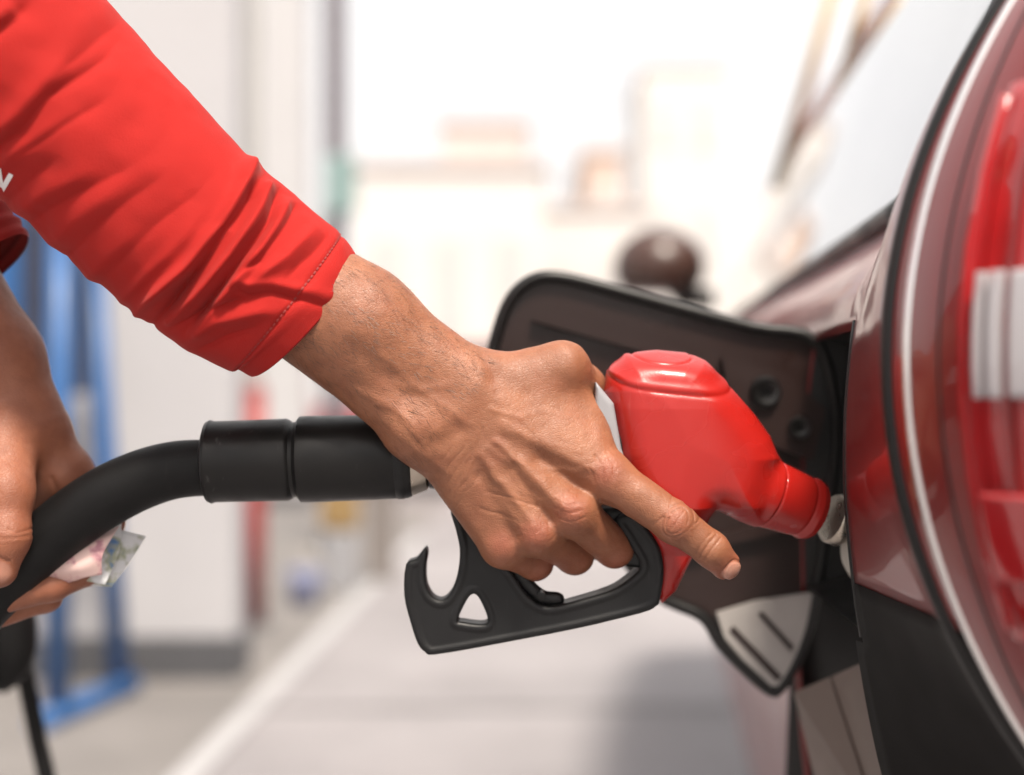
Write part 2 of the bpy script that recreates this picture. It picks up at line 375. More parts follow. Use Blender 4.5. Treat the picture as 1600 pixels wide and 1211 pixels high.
def mesh_sdf(f, lo, hi, h, B=4, newton=2):
    lo = np.asarray(lo, float); hi = np.asarray(hi, float)
    nb = np.ceil((hi - lo) / (h * B)).astype(int)
    ci = np.stack(np.meshgrid(*[np.arange(k) for k in nb], indexing='ij'), -1).reshape(-1, 3)
    cc = lo + (ci * B + (B - 1) / 2.0) * h
    fc = np.concatenate([f(c) for c in np.array_split(cc, max(1, len(cc) // 200000))])
    act = np.abs(fc) < h * B * 1.35
    big = np.where(fc > 0, 1e3, -1e3).reshape(nb).astype(np.float32)
    G = np.repeat(np.repeat(np.repeat(big, B, 0), B, 1), B, 2)
    ab = ci[act]; off = np.stack(np.meshgrid(*[np.arange(B)] * 3, indexing='ij'), -1).reshape(-1, 3)
    idx = (ab[:, None, :] * B + off[None]).reshape(-1, 3)
    pts = lo + idx * h
    val = np.concatenate([f(c) for c in np.array_split(pts, max(1, len(pts) // 200000))])
    G[idx[:, 0], idx[:, 1], idx[:, 2]] = val
    S = G < 0
    cnt = np.zeros(np.array(G.shape) - 1, np.int8)
    for a in (0, 1):
        for b in (0, 1):
            for c in (0, 1):
                cnt += S[a:S.shape[0] - 1 + a, b:S.shape[1] - 1 + b, c:S.shape[2] - 1 + c]
    cells = np.argwhere((cnt > 0) & (cnt < 8)); n = len(cells)
    acc = np.zeros((n, 3)); num = np.zeros(n)
    corners = [(a, b, c) for a in (0, 1) for b in (0, 1) for c in (0, 1)]
    for ca in corners:
        for ax in range(3):
            if ca[ax]: continue
            cb = list(ca); cb[ax] = 1
            A = cells + ca; Bc = cells + cb
            va = G[A[:, 0], A[:, 1], A[:, 2]].astype(float); vb = G[Bc[:, 0], Bc[:, 1], Bc[:, 2]].astype(float)
            m = (va < 0) != (vb < 0); t = np.where(m, va / np.where(m, va - vb, 1), 0)
            pos = A + t[:, None] * (Bc - A); acc[m] += pos[m]; num[m] += 1
    V = lo + acc / num[:, None] * h
    imap = np.full(cnt.shape, -1, np.int64); imap[cells[:, 0], cells[:, 1], cells[:, 2]] = np.arange(n)
    quads = []
    for ax in range(3):
        o1, o2 = [(1, 2), (2, 0), (0, 1)][ax]
        sl0 = [slice(None)] * 3; sl1 = [slice(None)] * 3; sl0[ax] = slice(0, -1); sl1[ax] = slice(1, None)
        s0 = S[tuple(sl0)]; s1 = S[tuple(sl1)]
        e = np.argwhere(s0 != s1)
        e = e[(e[:, o1] > 0) & (e[:, o2] > 0) & (e[:, o1] < S.shape[o1] - 1) & (e[:, o2] < S.shape[o2] - 1)]
        inside = s0[e[:, 0], e[:, 1], e[:, 2]]
        def cell(d1, d2):
            c = e.copy(); c[:, o1] += d1; c[:, o2] += d2; return imap[c[:, 0], c[:, 1], c[:, 2]]
        q = np.stack([cell(-1, -1), cell(0, -1), cell(0, 0), cell(-1, 0)], 1)
        q = q[(q >= 0).all(1)] if (q < 0).any() else q
        inside = inside[:len(q)]
        q[~inside] = q[~inside][:, ::-1]
        quads.append(q)
    Q = np.concatenate(quads)
    Q = Q[:, ::-1]
    for _ in range(newton):
        fn = np.cross(V[Q[:, 2]] - V[Q[:, 0]], V[Q[:, 3]] - V[Q[:, 1]]); vn = np.zeros_like(V)
        for k in range(4):
            for c in range(3): vn[:, c] += np.bincount(Q[:, k], fn[:, c], len(V))
        vn /= np.maximum(np.sqrt((vn * vn).sum(1)), 1e-12)[:, None]
        if _ == 0:      # make the winding point outwards
            sgn = np.sign(np.median(f(V[::50] + vn[::50] * h * 0.5) - f(V[::50] - vn[::50] * h * 0.5)))
            if sgn < 0: Q = Q[:, ::-1]; vn = -vn
        V = V - vn * np.clip(f(V), -0.6 * h, 0.6 * h)[:, None]
    return V, Q
def sdf_obj(name, f, lo, hi, h, mat, parent=None, attrs=None):
    V, Q = mesh_sdf(f, lo, hi, h)
    at_ = {k: fn(V) for k, fn in attrs.items()} if attrs else None
    return mesh_obj(name, Wq(V), np.ascontiguousarray(Q), mat, parent, attrs=at_)
def groove(p, line, w):
    """soft line field, evaluated only near the line"""
    ln_ = np.asarray(line, float)[:, :2]; m = 3.0 * w; out = np.zeros(len(p))
    k = (p[:, 0] > ln_[:, 0].min() - m) & (p[:, 0] < ln_[:, 0].max() + m) & (p[:, 1] > ln_[:, 1].min() - m) & (p[:, 1] < ln_[:, 1].max() + m)
    if k.any(): out[k] = np.exp(-(seg_dist(p[k], ln_) / w) ** 2)
    return out
def fold(p, line, w, a, end=0.32):
    """a cloth fold: a ridge or valley that swells from its root and dies away towards its end"""
    ln_ = np.asarray(line, float)[:, :2]; m = 4.0 * w; out = np.zeros(len(p))
    k = (p[:, 0] > ln_[:, 0].min() - m) & (p[:, 0] < ln_[:, 0].max() + m) & (p[:, 1] > ln_[:, 1].min() - m) & (p[:, 1] < ln_[:, 1].max() + m)
    if not k.any(): return out
    x = p[k][:, :2]; sl = np.sqrt((np.diff(ln_, axis=0) ** 2).sum(1)); cum = np.r_[0, np.cumsum(sl)]
    d = np.full(len(x), 1e9); tt = np.zeros(len(x))
    for i, (q0, q1) in enumerate(zip(ln_[:-1], ln_[1:])):
        e = q1 - q0; t = np.clip(((x - q0) @ e) / max(e @ e, 1e-9), 0, 1); c = x - q0 - e * t[:, None]; dd = np.sqrt((c * c).sum(1))
        b = dd < d; d[b] = dd[b]; tt[b] = (cum[i] + t[b] * sl[i]) / cum[-1]
    up = np.clip(tt / 0.22, 0, 1); dn = np.clip((1 - tt) / end, 0, 1); up = up * up * (3 - 2 * up); dn = dn * dn * (3 - 2 * dn)
    out[k] = a * (0.25 + 0.75 * up) * dn * np.exp(-(d / (w * (0.62 + 0.6 * tt))) ** (1.25 if a < 0 else 1.8))
    return out
# ================================================================== the setting
gm = bmesh.new(); bmesh.ops.create_grid(gm, x_segments=40, y_segments=40, size=130.0)
tag(bm_obj('ground', gm, CONCRETE), kind='structure')
def strip(name, pts, z, mat):
    bm = bmesh.new(); vs_ = [bm.verts.new((x, y, z)) for x, y in pts]; bm.faces.new(vs_); return bm_obj(name, bm, mat)
ln = strip('painted_line', [(-0.885, 3.2), (-0.805, 3.2), (-0.575, 9.6), (-0.665, 9.6)], 0.008, WHITE_PAINT)
tag(ln, kind='structure')
APRON = M('apron_concrete', (0.14, 0.13, 0.125), 0.8, var=0.30, scale=1.6, bump=0.25, bump_scale=90)
tag(strip('pavement', [(-6.0, 1.5), (-0.94, 1.5), (-0.65, 9.6), (-0.55, 12.0), (-6.0, 12.0)], 0.004, APRON), kind='structure')
JOINT = M('joint_sealant', (0.05, 0.047, 0.046), 0.8)
for k, yj in enumerate((4.4, 7.2, 10.4)): tag(strip('slab_joint', [(-0.8 + 0.03 * k, yj), (6.0, yj + 0.1), (6.0, yj + 0.125), (-0.8 + 0.03 * k, yj + 0.022)], 0.004, JOINT), kind='structure')
# kiosk wall with plinth
X0, X1, YK = -2.35, -0.945, 4.86
kiosk = empty('kiosk', ((X0 + X1) / 2, YK + 0.1, 0), label='white panelled kiosk on a dark grey plinth at the left', cat='kiosk')
for i, (a, b) in enumerate(((X0, -1.66), (-1.655, X1))):
    box('panel', a, b, YK, YK + 0.2, 0.142, 2.9, WALL_WHITE, kiosk, bevel=0.012)
box('plinth', X0 - 0.02, X1 + 0.015, YK - 0.02, YK + 0.22, 0.0, 0.14, PLINTH, kiosk, bevel=0.008)
# blue stand with navy board
bs = empty('display_stand', (-1.42, 4.3, 0), label='blue steel stand with a navy board in front of the white kiosk', cat='stand')
def bar(name, a, b, r, mat, parent, seg=12): return tube(name, [a, (Vector(a) + Vector(b)) / 2, b], r, mat, parent, seg=seg)
pf = at(82, 1130, 4.18); pb = at(168, 1070, 4.55)
bar('upright', (pf.x, 4.22, 0.03), (pf.x + 0.0, 4.26, 1.55), 0.036, BLUE, bs)
bar('upright', (pb.x + 0.02, 4.62, 0.03), (pb.x - 0.05, 4.58, 1.40), 0.034, BLUE, bs)
bar('foot', (pf.x - 0.02, 4.12, 0.03), (pb.x + 0.05, 4.66, 0.03), 0.036, BLUE, bs)
box('board', -1.66, pb.x - 0.02, 4.40, 4.44, 0.98, 1.62, NAVY, bs, bevel=0.006)
box('board_trim', -1.60, -1.52, 4.385, 4.396, 1.0, 1.6, BLUE, bs)
# red post
rp = empty('bollard', (-1.03, 6.1, 0), label='red round bollard beside the right end of the white kiosk', cat='bollard')
tube('post', [(-1.09, 5.98, 0.02), (-1.09, 5.98, 0.5), (-1.09, 5.98, 0.98)], 0.054, POST_RED, rp)
tube('base_plate', [(-1.09, 5.98, 0.0), (-1.09, 5.98, 0.02)], 0.09, PLINTH, rp)
tube('cap', [(-1.09, 5.98, 0.981), (-1.09, 5.98, 1.0), (-1.09, 5.98, 1.012)], [0.058, 0.056, 0.03], POST_RED, rp)
# clutter by the pump island
YEL = M('yellow_plastic', (0.22, 0.14, 0.05), 0.5, var=0.1); BLU2 = M('slate_blue_plastic', (0.11, 0.12, 0.20), 0.5, var=0.1)
DRK = M('dark_olive_plastic', (0.16, 0.14, 0.13), 0.5, var=0.15)
def bin_(name, x, y, w, h, m1, m2, label, cat, lidh=0.08):
    e = empty(name, (x, y, 0), label=label, cat=cat)
    bm = bmesh.new(); bmesh.ops.create_cube(bm, size=1.0)
    for v in bm.verts:
        k = 0.86 if v.co.z < 0 else 1.0
        v.co = Vector((x + v.co.x * w * k, y + v.co.y * w * k, (v.co.z + 0.5) * h))
    bm_obj('bin_body', bm, m1, e, bevel=0.02)
    box('lid', x - w * 0.54, x + w * 0.54, y - w * 0.54, y + w * 0.54, h + 0.002, h + lidh, m2, e, bevel=0.03)
    return e
p = at(528, 780, 6.9); bin_('litter_bin', p.x, 7.0, 0.17, 0.30, GREY_PLASTIC, YEL, 'pale litter bin with a yellow top beside the red bollard', 'bin', 0.22)
p = at(600, 780, 7.3); bin_('dark_bin', p.x - 0.02, 7.4, 0.16, 0.46, DRK, DRK, 'slim dark bin between the yellow topped bin and the white line', 'bin', 0.05)
p = at(480, 915, 6.6); 
bk = empty('bucket', (p.x, 6.6, 0), label='small slate blue bucket standing in front of the litter bin', cat='bucket')
tube('pail', [(p.x, 6.5, 0.0), (p.x, 6.5, 0.08), (p.x, 6.5, 0.17)], [0.06, 0.07, 0.08], BLU2, bk)
tube('handle', catmull([(p.x - 0.08, 6.5, 0.16), (p.x - 0.05, 6.5, 0.24), (p.x + 0.05, 6.5, 0.24), (p.x + 0.08, 6.5, 0.16)]), 0.006, STEEL, bk, seg=8)
# columns
COLW = M('column_cladding', (0.32, 0.31, 0.295), 0.5, var=0.05, scale=3); COLD = M('dark_column', (0.10, 0.085, 0.10), 0.5, var=0.15, scale=3)
COLP = M('pale_column', (0.38, 0.375, 0.385), 0.5, var=0.05, scale=3); TEAL = M('teal_sign', (0.16, 0.24, 0.235), 0.5, var=0.1)
def column(name, u0, u1, Y, mat, label, h=5.0):
    a = at(u0, 600, Y).x; b = at(u1, 600, Y).x; e = empty(name, ((a + b) / 2, Y + 0.1, 0), label=label, cat='column')
    box('shaft', a, b, Y, Y + (b - a), 0.12, h, mat, e, bevel=0.015)
    box('footing', a - 0.03, b + 0.03, Y - 0.03, Y + (b - a) + 0.03, 0, 0.118, PLINTH, e, bevel=0.01)
    return e
column('canopy_column', 352, 398, 9.5, COLW, 'beige square canopy column just right of the white kiosk')
column('canopy_column', 402, 478, 12.0, COLP, 'wide pale canopy column between the beige and the dark columns')
column('dark_column', 505, 538, 8.6, COLD, 'slim dark grey column with a teal notice on it')
e = empty('notice_board', at(527, 600, 8.5), label='teal notice hung on the slim dark column', cat='sign')
a = at(505, 240, 8.5); b = at(556, 330, 8.5); box('notice', a.x, b.x, 8.55, 8.58, b.z, a.z, TEAL, e, bevel=0.01)
box('bracket', a.x + 0.02, b.x - 0.02, 8.581, 8.60, b.z + 0.1, a.z - 0.1, STEEL, e)
# far buildings beyond the forecourt
PALE = M('pale_render', (0.52, 0.495, 0.475), 0.8, var=0.06, scale=0.6); PINK = M('pinkish_render', (0.46, 0.385, 0.355), 0.8, var=0.08, scale=0.6)
TERR = M('terracotta_render', (0.42, 0.31, 0.25), 0.8, var=0.08, scale=0.6); WIN = mat_base('far_window', (0.42, 0.405, 0.40), 0.4)
ROOFM = M('far_roof', (0.45, 0.37, 0.34), 0.8, var=0.1, scale=1)
def house(u0, u1, vtop, Y, mat, label, floors=3, cols=4, depth=8.0):
    a = at(u0, 600, Y).x; b = at(u1, 600, Y).x; z = at(0, vtop, Y).z
    e = empty('building', ((a + b) / 2, Y + depth / 2, 0), label=label, cat='building')
    box('wall', a, b, Y, Y + depth, 0, z, mat, e)
    box('roof', a - 0.15, b + 0.15, Y - 0.15, Y + depth + 0.15, z + 0.002, z + 0.2, ROOFM, e, bevel=0.05)
    for i in range(floors):
        for j in range(cols):
            cx = a + (b - a) * (j + 0.5) / cols; cz = z * (i + 0.55) / floors; w = (b - a) / cols * 0.24; hh = z / floors * 0.22
            f = box('window', cx - w, cx + w, Y - 0.10, Y - 0.003, cz - hh, cz + hh, PALE, e)
            box('pane', cx - w * 0.82, cx + w * 0.82, Y - 0.13, Y - 0.102, cz - hh * 0.85, cz + hh * 0.85, WIN, f)
    return e
house(560, 850, 265, 34, PALE, 'low pale building behind the pumps with a flat red roof', 1, 3)
house(690, 822, 196, 46, PINK, 'pinkish block rising behind the low pale building', 2, 2)
house(915, 972, 240, 40, TERR, 'narrow terracotta building left of the tall pale tower', 2, 1)
house(1005, 1135, 110, 60, PALE, 'tall pale tower block in the distance above the car mirror', 3, 2)
house(840, 1010, 330, 38, PALE, 'wide low white shed between the pink block and the tower', 1, 2)
# cars far across the forecourt
def far_car(x, y, mat, label, L_=4.0, W_=1.75, rot=0.0):
    e = empty('parked_car', (x, y, 0), label=label, cat='car', group='cars across the forecourt')
    side = [(-0.5, 0.28), (-0.5, 0.62), (-0.44, 0.78), (-0.24, 0.86), (-0.12, 1.30), (0.02, 1.42), (0.30, 1.42), (0.42, 1.22), (0.49, 0.92), (0.5, 0.55), (0.49, 0.28)]
    bm = bmesh.new(); ring = []
    for sy in (-1, 1):
        ring.append([bm.verts.new((x + px * L_, y + sy * W_ / 2 * (0.78 if pz > 1.0 else 1.0), pz)) for px, pz in side])
    n = len(side)
    for i in range(n): bm.faces.new((ring[0][i], ring[0][(i + 1) % n], ring[1][(i + 1) % n], ring[1][i]))
    bm.faces.new(ring[0]); bm.faces.new(ring[1][::-1])
    bm_obj('body', bm, mat, e, bevel=0.04)
    for wx in (-0.32, 0.32):
        for sy in (-1, 1):
            w = lathe('wheel', (x + wx * L_, y + sy * W_ / 2 - 0.1, 0.31), (x + wx * L_, y + sy * W_ / 2 + 0.1, 0.31),
                      [(0.0, 0.22), (0.0, 0.29), (0.03, 0.31), (0.17, 0.31), (0.2, 0.29), (0.2, 0.22)], CAR_TRIM, e, seg=24)
            lathe('rim', (x + wx * L_, y + sy * (W_ / 2 + 0.006) - 0.1, 0.31), (x + wx * L_, y + sy * (W_ / 2 + 0.006) + 0.1, 0.31),
                  [(0.0, 0.20), (0.2, 0.20)], STEEL, w, seg=20)
    bm = bmesh.new()
    bm.faces.new([bm.verts.new((x + px * L_, y - W_ / 2 * 0.90 - 0.012, pz)) for px, pz in [(-0.20, 0.93), (-0.11, 1.27), (0.0, 1.36), (0.29, 1.36), (0.37, 1.20), (0.40, 0.95)]])
    bm_obj('side_window', bm, GLASS_DARK, e)
    return e
far_car(-0.35, 14.0, paint_material('maroon_car_paint', (0.30, 0.02, 0.03)), 'maroon car parked across the forecourt, left of the hand')
far_car(1.6, 15.5, paint_material('violet_car_paint', (0.20, 0.16, 0.42)), 'bluish violet car parked across the forecourt behind the open flap')
# sunlit haze over the far side of the forecourt
HZ = bpy.data.materials.new('haze_air'); HZ.use_nodes = True; HZ.node_tree.nodes.clear()
hv = HZ.node_tree.nodes.new('ShaderNodeVolumePrincipled'); ho_ = HZ.node_tree.nodes.new('ShaderNodeOutputMaterial')
hv.inputs['Color'].default_value = (0.99, 0.985, 0.98, 1); hv.inputs['Density'].default_value = 0.004; hv.inputs['Anisotropy'].default_value = 0.0
HZ.node_tree.links.new(hv.outputs[0], ho_.inputs['Volume'])
tag(box('haze', -140, 140, -140, 140, -1.0, 16.5, HZ), kind='stuff')
# ================================================================== the fuel nozzle
DN = 125.0                                   # q units behind the focal plane: the middle of the nozzle
noz = empty('fuel_nozzle', Wq([P(1000, 760, DN)])[0], label='red fuel nozzle with a black lever guard, gripped by the hand', cat='nozzle')
def Q2(pts, d=95.0): return [P(u, v, d) for u, v in pts]
body_out = Q2([(944, 612), (950, 578), (978, 552), (1030, 542), (1078, 546), (1106, 562), (1142, 602), (1182, 648), (1206, 682), (1220, 716), (1200, 770),
               (1185, 812), (1150, 812), (1122, 803), (1112, 818), (1094, 856), (1076, 890), (1058, 926), (1036, 946), (1022, 925), (1024, 880), (1012, 838),
               (985, 790), (962, 715)])
NA, NB = P(1150, 752, 118), P(1292, 806, 168)
nd = (NB - NA) / np.linalg.norm(NB - NA)
CAPC = P(1034, 558, 118)
def f_body(p):
    d2 = poly2d(p, body_out)
    # lower blade is thin, the bulb is fat
    half = np.interp(p[:, 1], [800, 880], [74, 34]); half = half * np.interp(p[:, 1], [520, 640], [0.86, 1.0])
    half = half - 12 + 20 * (1 - np.exp(np.minimum(d2, 0) / 48.0))          # softly crowned faces
    w = p[:, 2] - 122
    r = np.interp(p[:, 1], [780, 880], [52, 14])
    f = extrude(d2, w, half, r)
    # neck
    t = (p - NA) @ nd; rad = np.sqrt(np.maximum(((p - NA) ** 2).sum(1) - t * t, 0))
    R1 = np.interp(t, [0, 60, 62, 150], [60, 60, 57.5, 50])
    neck = np.maximum(rad - R1, np.maximum(-t, t - 152))
    f = smin(f, neck, 14.0)
    f = f + 2.6 * np.exp(-((t - 61) / 2.4) ** 2) * (rad > 30) * (p[:, 0] > 1120)     # seam
    f = f - 2.2 * np.exp(-((t - 141) / 6.0) ** 2) * (rad > 30) * (p[:, 0] > 1150)    # end lip
    f = f + 2.0 * np.exp(-((t - 127) / 2.6) ** 2) * (rad > 30) * (p[:, 0] > 1150)
    # raised round cap on the crown, turned a little towards the lens
    q = p - CAPC; nrm = np.array([0.10, -0.925, -0.366]); h = q @ nrm; rr = np.sqrt(np.maximum((q * q).sum(1) - h * h, 0))
    f = smax(f, h - 8, 12)
    f = f + 2.6 * np.exp(-((rr - 50) / 3.0) ** 2) * (h > -10)
    f = f - 1.6 * np.exp(-((h + 20) / 5.0) ** 2) * (p[:, 1] < 660) + 1.6 * np.exp(-((h + 29) / 3.0) ** 2) * (p[:, 1] < 660)
    # soft dent where the bulb meets the lower blade
    f = f + 9.0 * np.exp(-((p[:, 0] - P(1128, 800, 95)[0]) / 26) ** 2 - ((p[:, 1] - P(1128, 815, 95)[1]) / 18) ** 2)
    return f
sdf_obj('body', f_body, (900, 500, -10), (1420, 1010, 250), 2.4, NOZZLE_RED, noz)
# spout
sp0, sp1 = NB - nd * 6, NB + nd * 150
def q_lathe(name, a, b, prof, mat, parent, seg=64):
    a3, b3 = Wq([a])[0], Wq([b])[0]; return lathe(name, a3, b3, [(t / 3000.0, r / 3000.0) for t, r in prof], mat, parent, seg)
q_lathe('spout_collar', NB + nd * 9, NB + nd * 60, [(0, 30), (0, 40), (4, 43), (22, 43), (26, 40), (30, 36)], RING, noz)
q_lathe('spout', NB + nd * 30, NB + nd * 200, [(0, 20), (0, 33), (165, 33), (170, 28)], STEEL, noz)
# handle running under the palm to the swivel
q_lathe('handle', P(668, 716, DN), P(990, 690, DN), [(0, 30), (0, 50), (18, 53), (40, 46), (180, 48), (330, 52)], BLACK_PLASTIC, noz)
q_lathe('seal_ring', P(628, 716, DN), P(672, 714, DN), [(0, 30), (0, 61), (6, 64), (20, 62), (40, 55), (46, 40)], RING, noz)
# pale plastic insert between handle and body
def f_ins(p):
    d2 = poly2d(p, Q2([(930, 596), (958, 630), (970, 700), (990, 760), (955, 745), (928, 660)], 80)); return extrude(d2, p[:, 2] - 110, 50, 8)
sdf_obj('grip_insert', f_ins, (890, 560, 20), (1040, 800, 200), 3.2, GREY_PLASTIC, noz)
# lever guard
g_out = [(664, 856), (650, 873), (634, 882), (631, 930), (640, 970), (652, 1006), (664, 1020), (680, 1024), (770, 1008), (900, 982), (1000, 957), (1024, 946), (1030, 936),
         (1036, 895), (1030, 855), (1010, 822), (985, 800), (960, 812), (975, 838), (990, 862), (1000, 885), (980, 905), (952, 922), (900, 938), (866, 946), (845, 944), (825, 930),
         (808, 905), (794, 882), (778, 850), (756, 816), (730, 790), (704, 794), (712, 828), (718, 858), (716, 890), (707, 920), (692, 937), (676, 932), (666, 912), (665, 885), (668, 866)]
g_hole = [(716, 967), (732, 934), (744, 930), (756, 950), (762, 970), (752, 975), (724, 972)]
g_rot = catmull_closed(Q2(g_out, 100), 3); g_h = catmull_closed(Q2(g_hole, 100), 4)
def f_guard(p):
    d2 = smax(poly2d(p, g_rot), -(poly2d(p, g_h)), 5.0)
    half = np.interp(p[:, 0], [680, 800, 960, 1040], [24, 27, 34, 40])
    web = np.clip((-d2 - 8) / 8.0, 0, 1); half = half - 2.6 * web * web * (3 - 2 * web)      # sunk web inside a raised rim
    f = extrude(d2, p[:, 2] - 122, half, 7.5)
    # inner web of the lower bar
    return f - 0.5 * vnoise(p, 30.0)
sdf_obj('lever_guard', f_guard, (590, 760, 60), (1100, 1090, 190), 2.2, BLACK_PLASTIC, noz)
# trigger lever under the fingers
lv = catmull([P(786, 832, 112), P(802, 876, 112), P(820, 908, 112), P(846, 932, 112), P(872, 936, 112)], 6)
def f_lever(p):
    f = chain(p, [(a, 10.5) for a in lv], 3.0)
    f = smin(f, extrude(poly2d(p, Q2([(850, 800), (1000, 790), (1016, 850), (1012, 890), (950, 880), (880, 850)], 110)), p[:, 2] - 128, 26, 8), 8)
    return np.maximum(f, np.abs(p[:, 2] - 116) - 34)
sdf_obj('lever', f_lever, (740, 770, 70), (1080, 1000, 200), 3.0, BLACK_PLASTIC, noz)
for u, v in ((803, 880), (846, 932)):
    c = P(u, v, 78); q_lathe('pin', c, c + np.array([0, 0, 30]), [(0, 5), (1, 7), (30, 7)], SWIVEL, noz, 20)
# ------------------------------------------------------------------ hose with swivel
hose = empty('fuel_hose', Wq([P(80, 830, 135)])[0], label='black fuel hose with a thick swivel joint, held by the other hand', cat='hose')
sw = q_lathe('swivel', P(646, 713, DN), P(318, 722, DN),
        [(0, 40), (0, 60), (3, 66), (10, 69), (176, 71.5), (186, 71), (190, 66), (193, 62), (199, 62), (202, 65), (208, 68), (300, 67), (328, 67), (334, 69), (340, 66), (343, 58), (345, 46)], SWIVEL, hose, 96)
q_lathe('lock_collar', P(632, 713, DN), P(600, 714, DN), [(0, 69.5), (2, 70.5), (12, 70.5), (14, 69.5)], BLACK_PLASTIC, sw)
hp = [P(u, v, d) for u, v, d in ((340, 730, 125), (270, 735, 126), (205, 756, 128), (140, 792, 131), (75, 842, 135), (10, 902, 140), (-60, 985, 150), (-110, 1100, 170), (-130, 1300, 230), (-170, 1600, 330), (-300, 2100, 500))]
hp = catmull(hp, 12)
tube('hose_body', Wq(hp), [r / 3000 for r in np.interp(np.arange(len(hp)), [0, 14, 30, 60, 120], [46, 48, 51, 50, 48])], BLACK_RUBBER, hose, seg=40)
# hanging loop of a second hose behind the left hand
h2 = [at(-40, 700, 1.15), at(5, 900, 1.15), at(22, 985, 1.15), at(40, 1060, 1.18), at(58, 1150, 1.2), at(76, 1260, 1.2), at(60, 1480, 1.2)]
ho2 = empty('hanging_hose', at(40, 1211, 1.2), label='slim black hose hanging down below the left hand', cat='hose')
tube('hose_body', [Vector(v) for v in catmull(h2, 8)], 0.0075, BLACK_RUBBER, ho2)
tube('thick_sleeve', [Vector(v) for v in catmull([at(-30, 880, 1.15), at(8, 950, 1.15), at(14, 1010, 1.15), at(2, 1080, 1.15)], 6)], [0.022] * 12 + [0.022, 0.021, 0.02, 0.018, 0.015, 0.011, 0.005], BLACK_RUBBER, ho2)
# ================================================================== the person
person = empty('person', (-0.72, 0.86, 0), label='person in a red long sleeved shirt gripping the fuel nozzle', cat='person')
def G(p, c, s):     # soft bump field about a point
    q = p - np.asarray(c, float); return np.exp(-(q * q).sum(1) / (s * s))
axr = P(703, 646, 55) - P(430, 470, 38); axr = axr / np.linalg.norm(axr)
IDX = [P(949, 744, 40), P(1054, 816, 24), P(1112, 859, 30), P(1133, 882, 40)]
fdir = (IDX[2] - IDX[1])[:2]; fdir = fdir / np.linalg.norm(fdir)
def palm(p):
    f = rcone(p, P(370, 440, 36), P(560, 508, 46), 66, 82)
    f = smin(f, rcone(p, P(390, 420, 36), P(560, 505, 48), 62, 78), 40)
    f = smin(f, rcone(p, P(500, 505, 48), P(672, 668, 58), 72, 60), 40)      # ulna side
    f = smin(f, rcone(p, P(520, 470, 44), P(735, 606, 56), 74, 56), 40)      # radius side
    f = smin(f, rcone(p, P(672, 664, 58), P(735, 606, 58), 58, 52), 30)
    f = smin(f, sphere(p, P(648, 668, 40), 48), 24)                          # ulna head
    mc = [(P(742, 628, 52), IDX[0] + [0, 0, 4], 46, 36), (P(724, 655, 50), P(893, 797, 34), 47, 36),
          (P(706, 682, 54), P(838, 832, 44), 46, 34), (P(690, 704, 62), P(786, 852, 64), 44, 33)]
    for a, b, ra, rb in mc: f = smin(f, rcone(p, a, b, ra, rb), 26)
    f = smin(f, rcone(p, P(760, 680, 92), P(880, 780, 88), 40, 36), 30)      # palm flesh
    f = smin(f, rcone(p, P(742, 608, 66), P(878, 574, 74), 46, 40), 34)      # thumb metacarpal
    f = smin(f, rcone(p, P(800, 640, 66), P(916, 690, 66), 54, 40), 36)      # first interosseous
    f = smin(f, rcone(p, P(850, 610, 82), P(912, 648, 86), 42, 32), 34)      # web
    return f
def finger_fields(p):
    out = [chain(p, [(IDX[0], 37), (IDX[1], 31.5), (IDX[2], 27), (IDX[3], 23.5)], 12),
           chain(p, [(P(893, 797, 34), 36), (P(960, 857, 112), 31), (P(918, 838, 192), 28), (P(880, 800, 200), 24)], 10),
           chain(p, [(P(838, 832, 44), 34), (P(898, 868, 124), 30), (P(858, 850, 196), 26), (P(822, 812, 200), 23)], 10),
           chain(p, [(P(786, 852, 64), 33), (P(836, 879, 112), 28), (P(806, 862, 172), 25), (P(780, 835, 186), 22)], 10),
           chain(p, [(P(878, 574, 74), 39), (P(912, 604, 138), 34), (P(958, 655, 205), 31), (P(990, 690, 222), 26)], 14)]
    out[0] = smin(out[0], sphere(p, IDX[1] + [0, 0, -3], 31), 10)            # index knuckle pad
    return out
K = [P(949, 738, 4), P(892, 795, -2), P(838, 832, 10), P(784, 850, 32)]      # knuckles on the skin
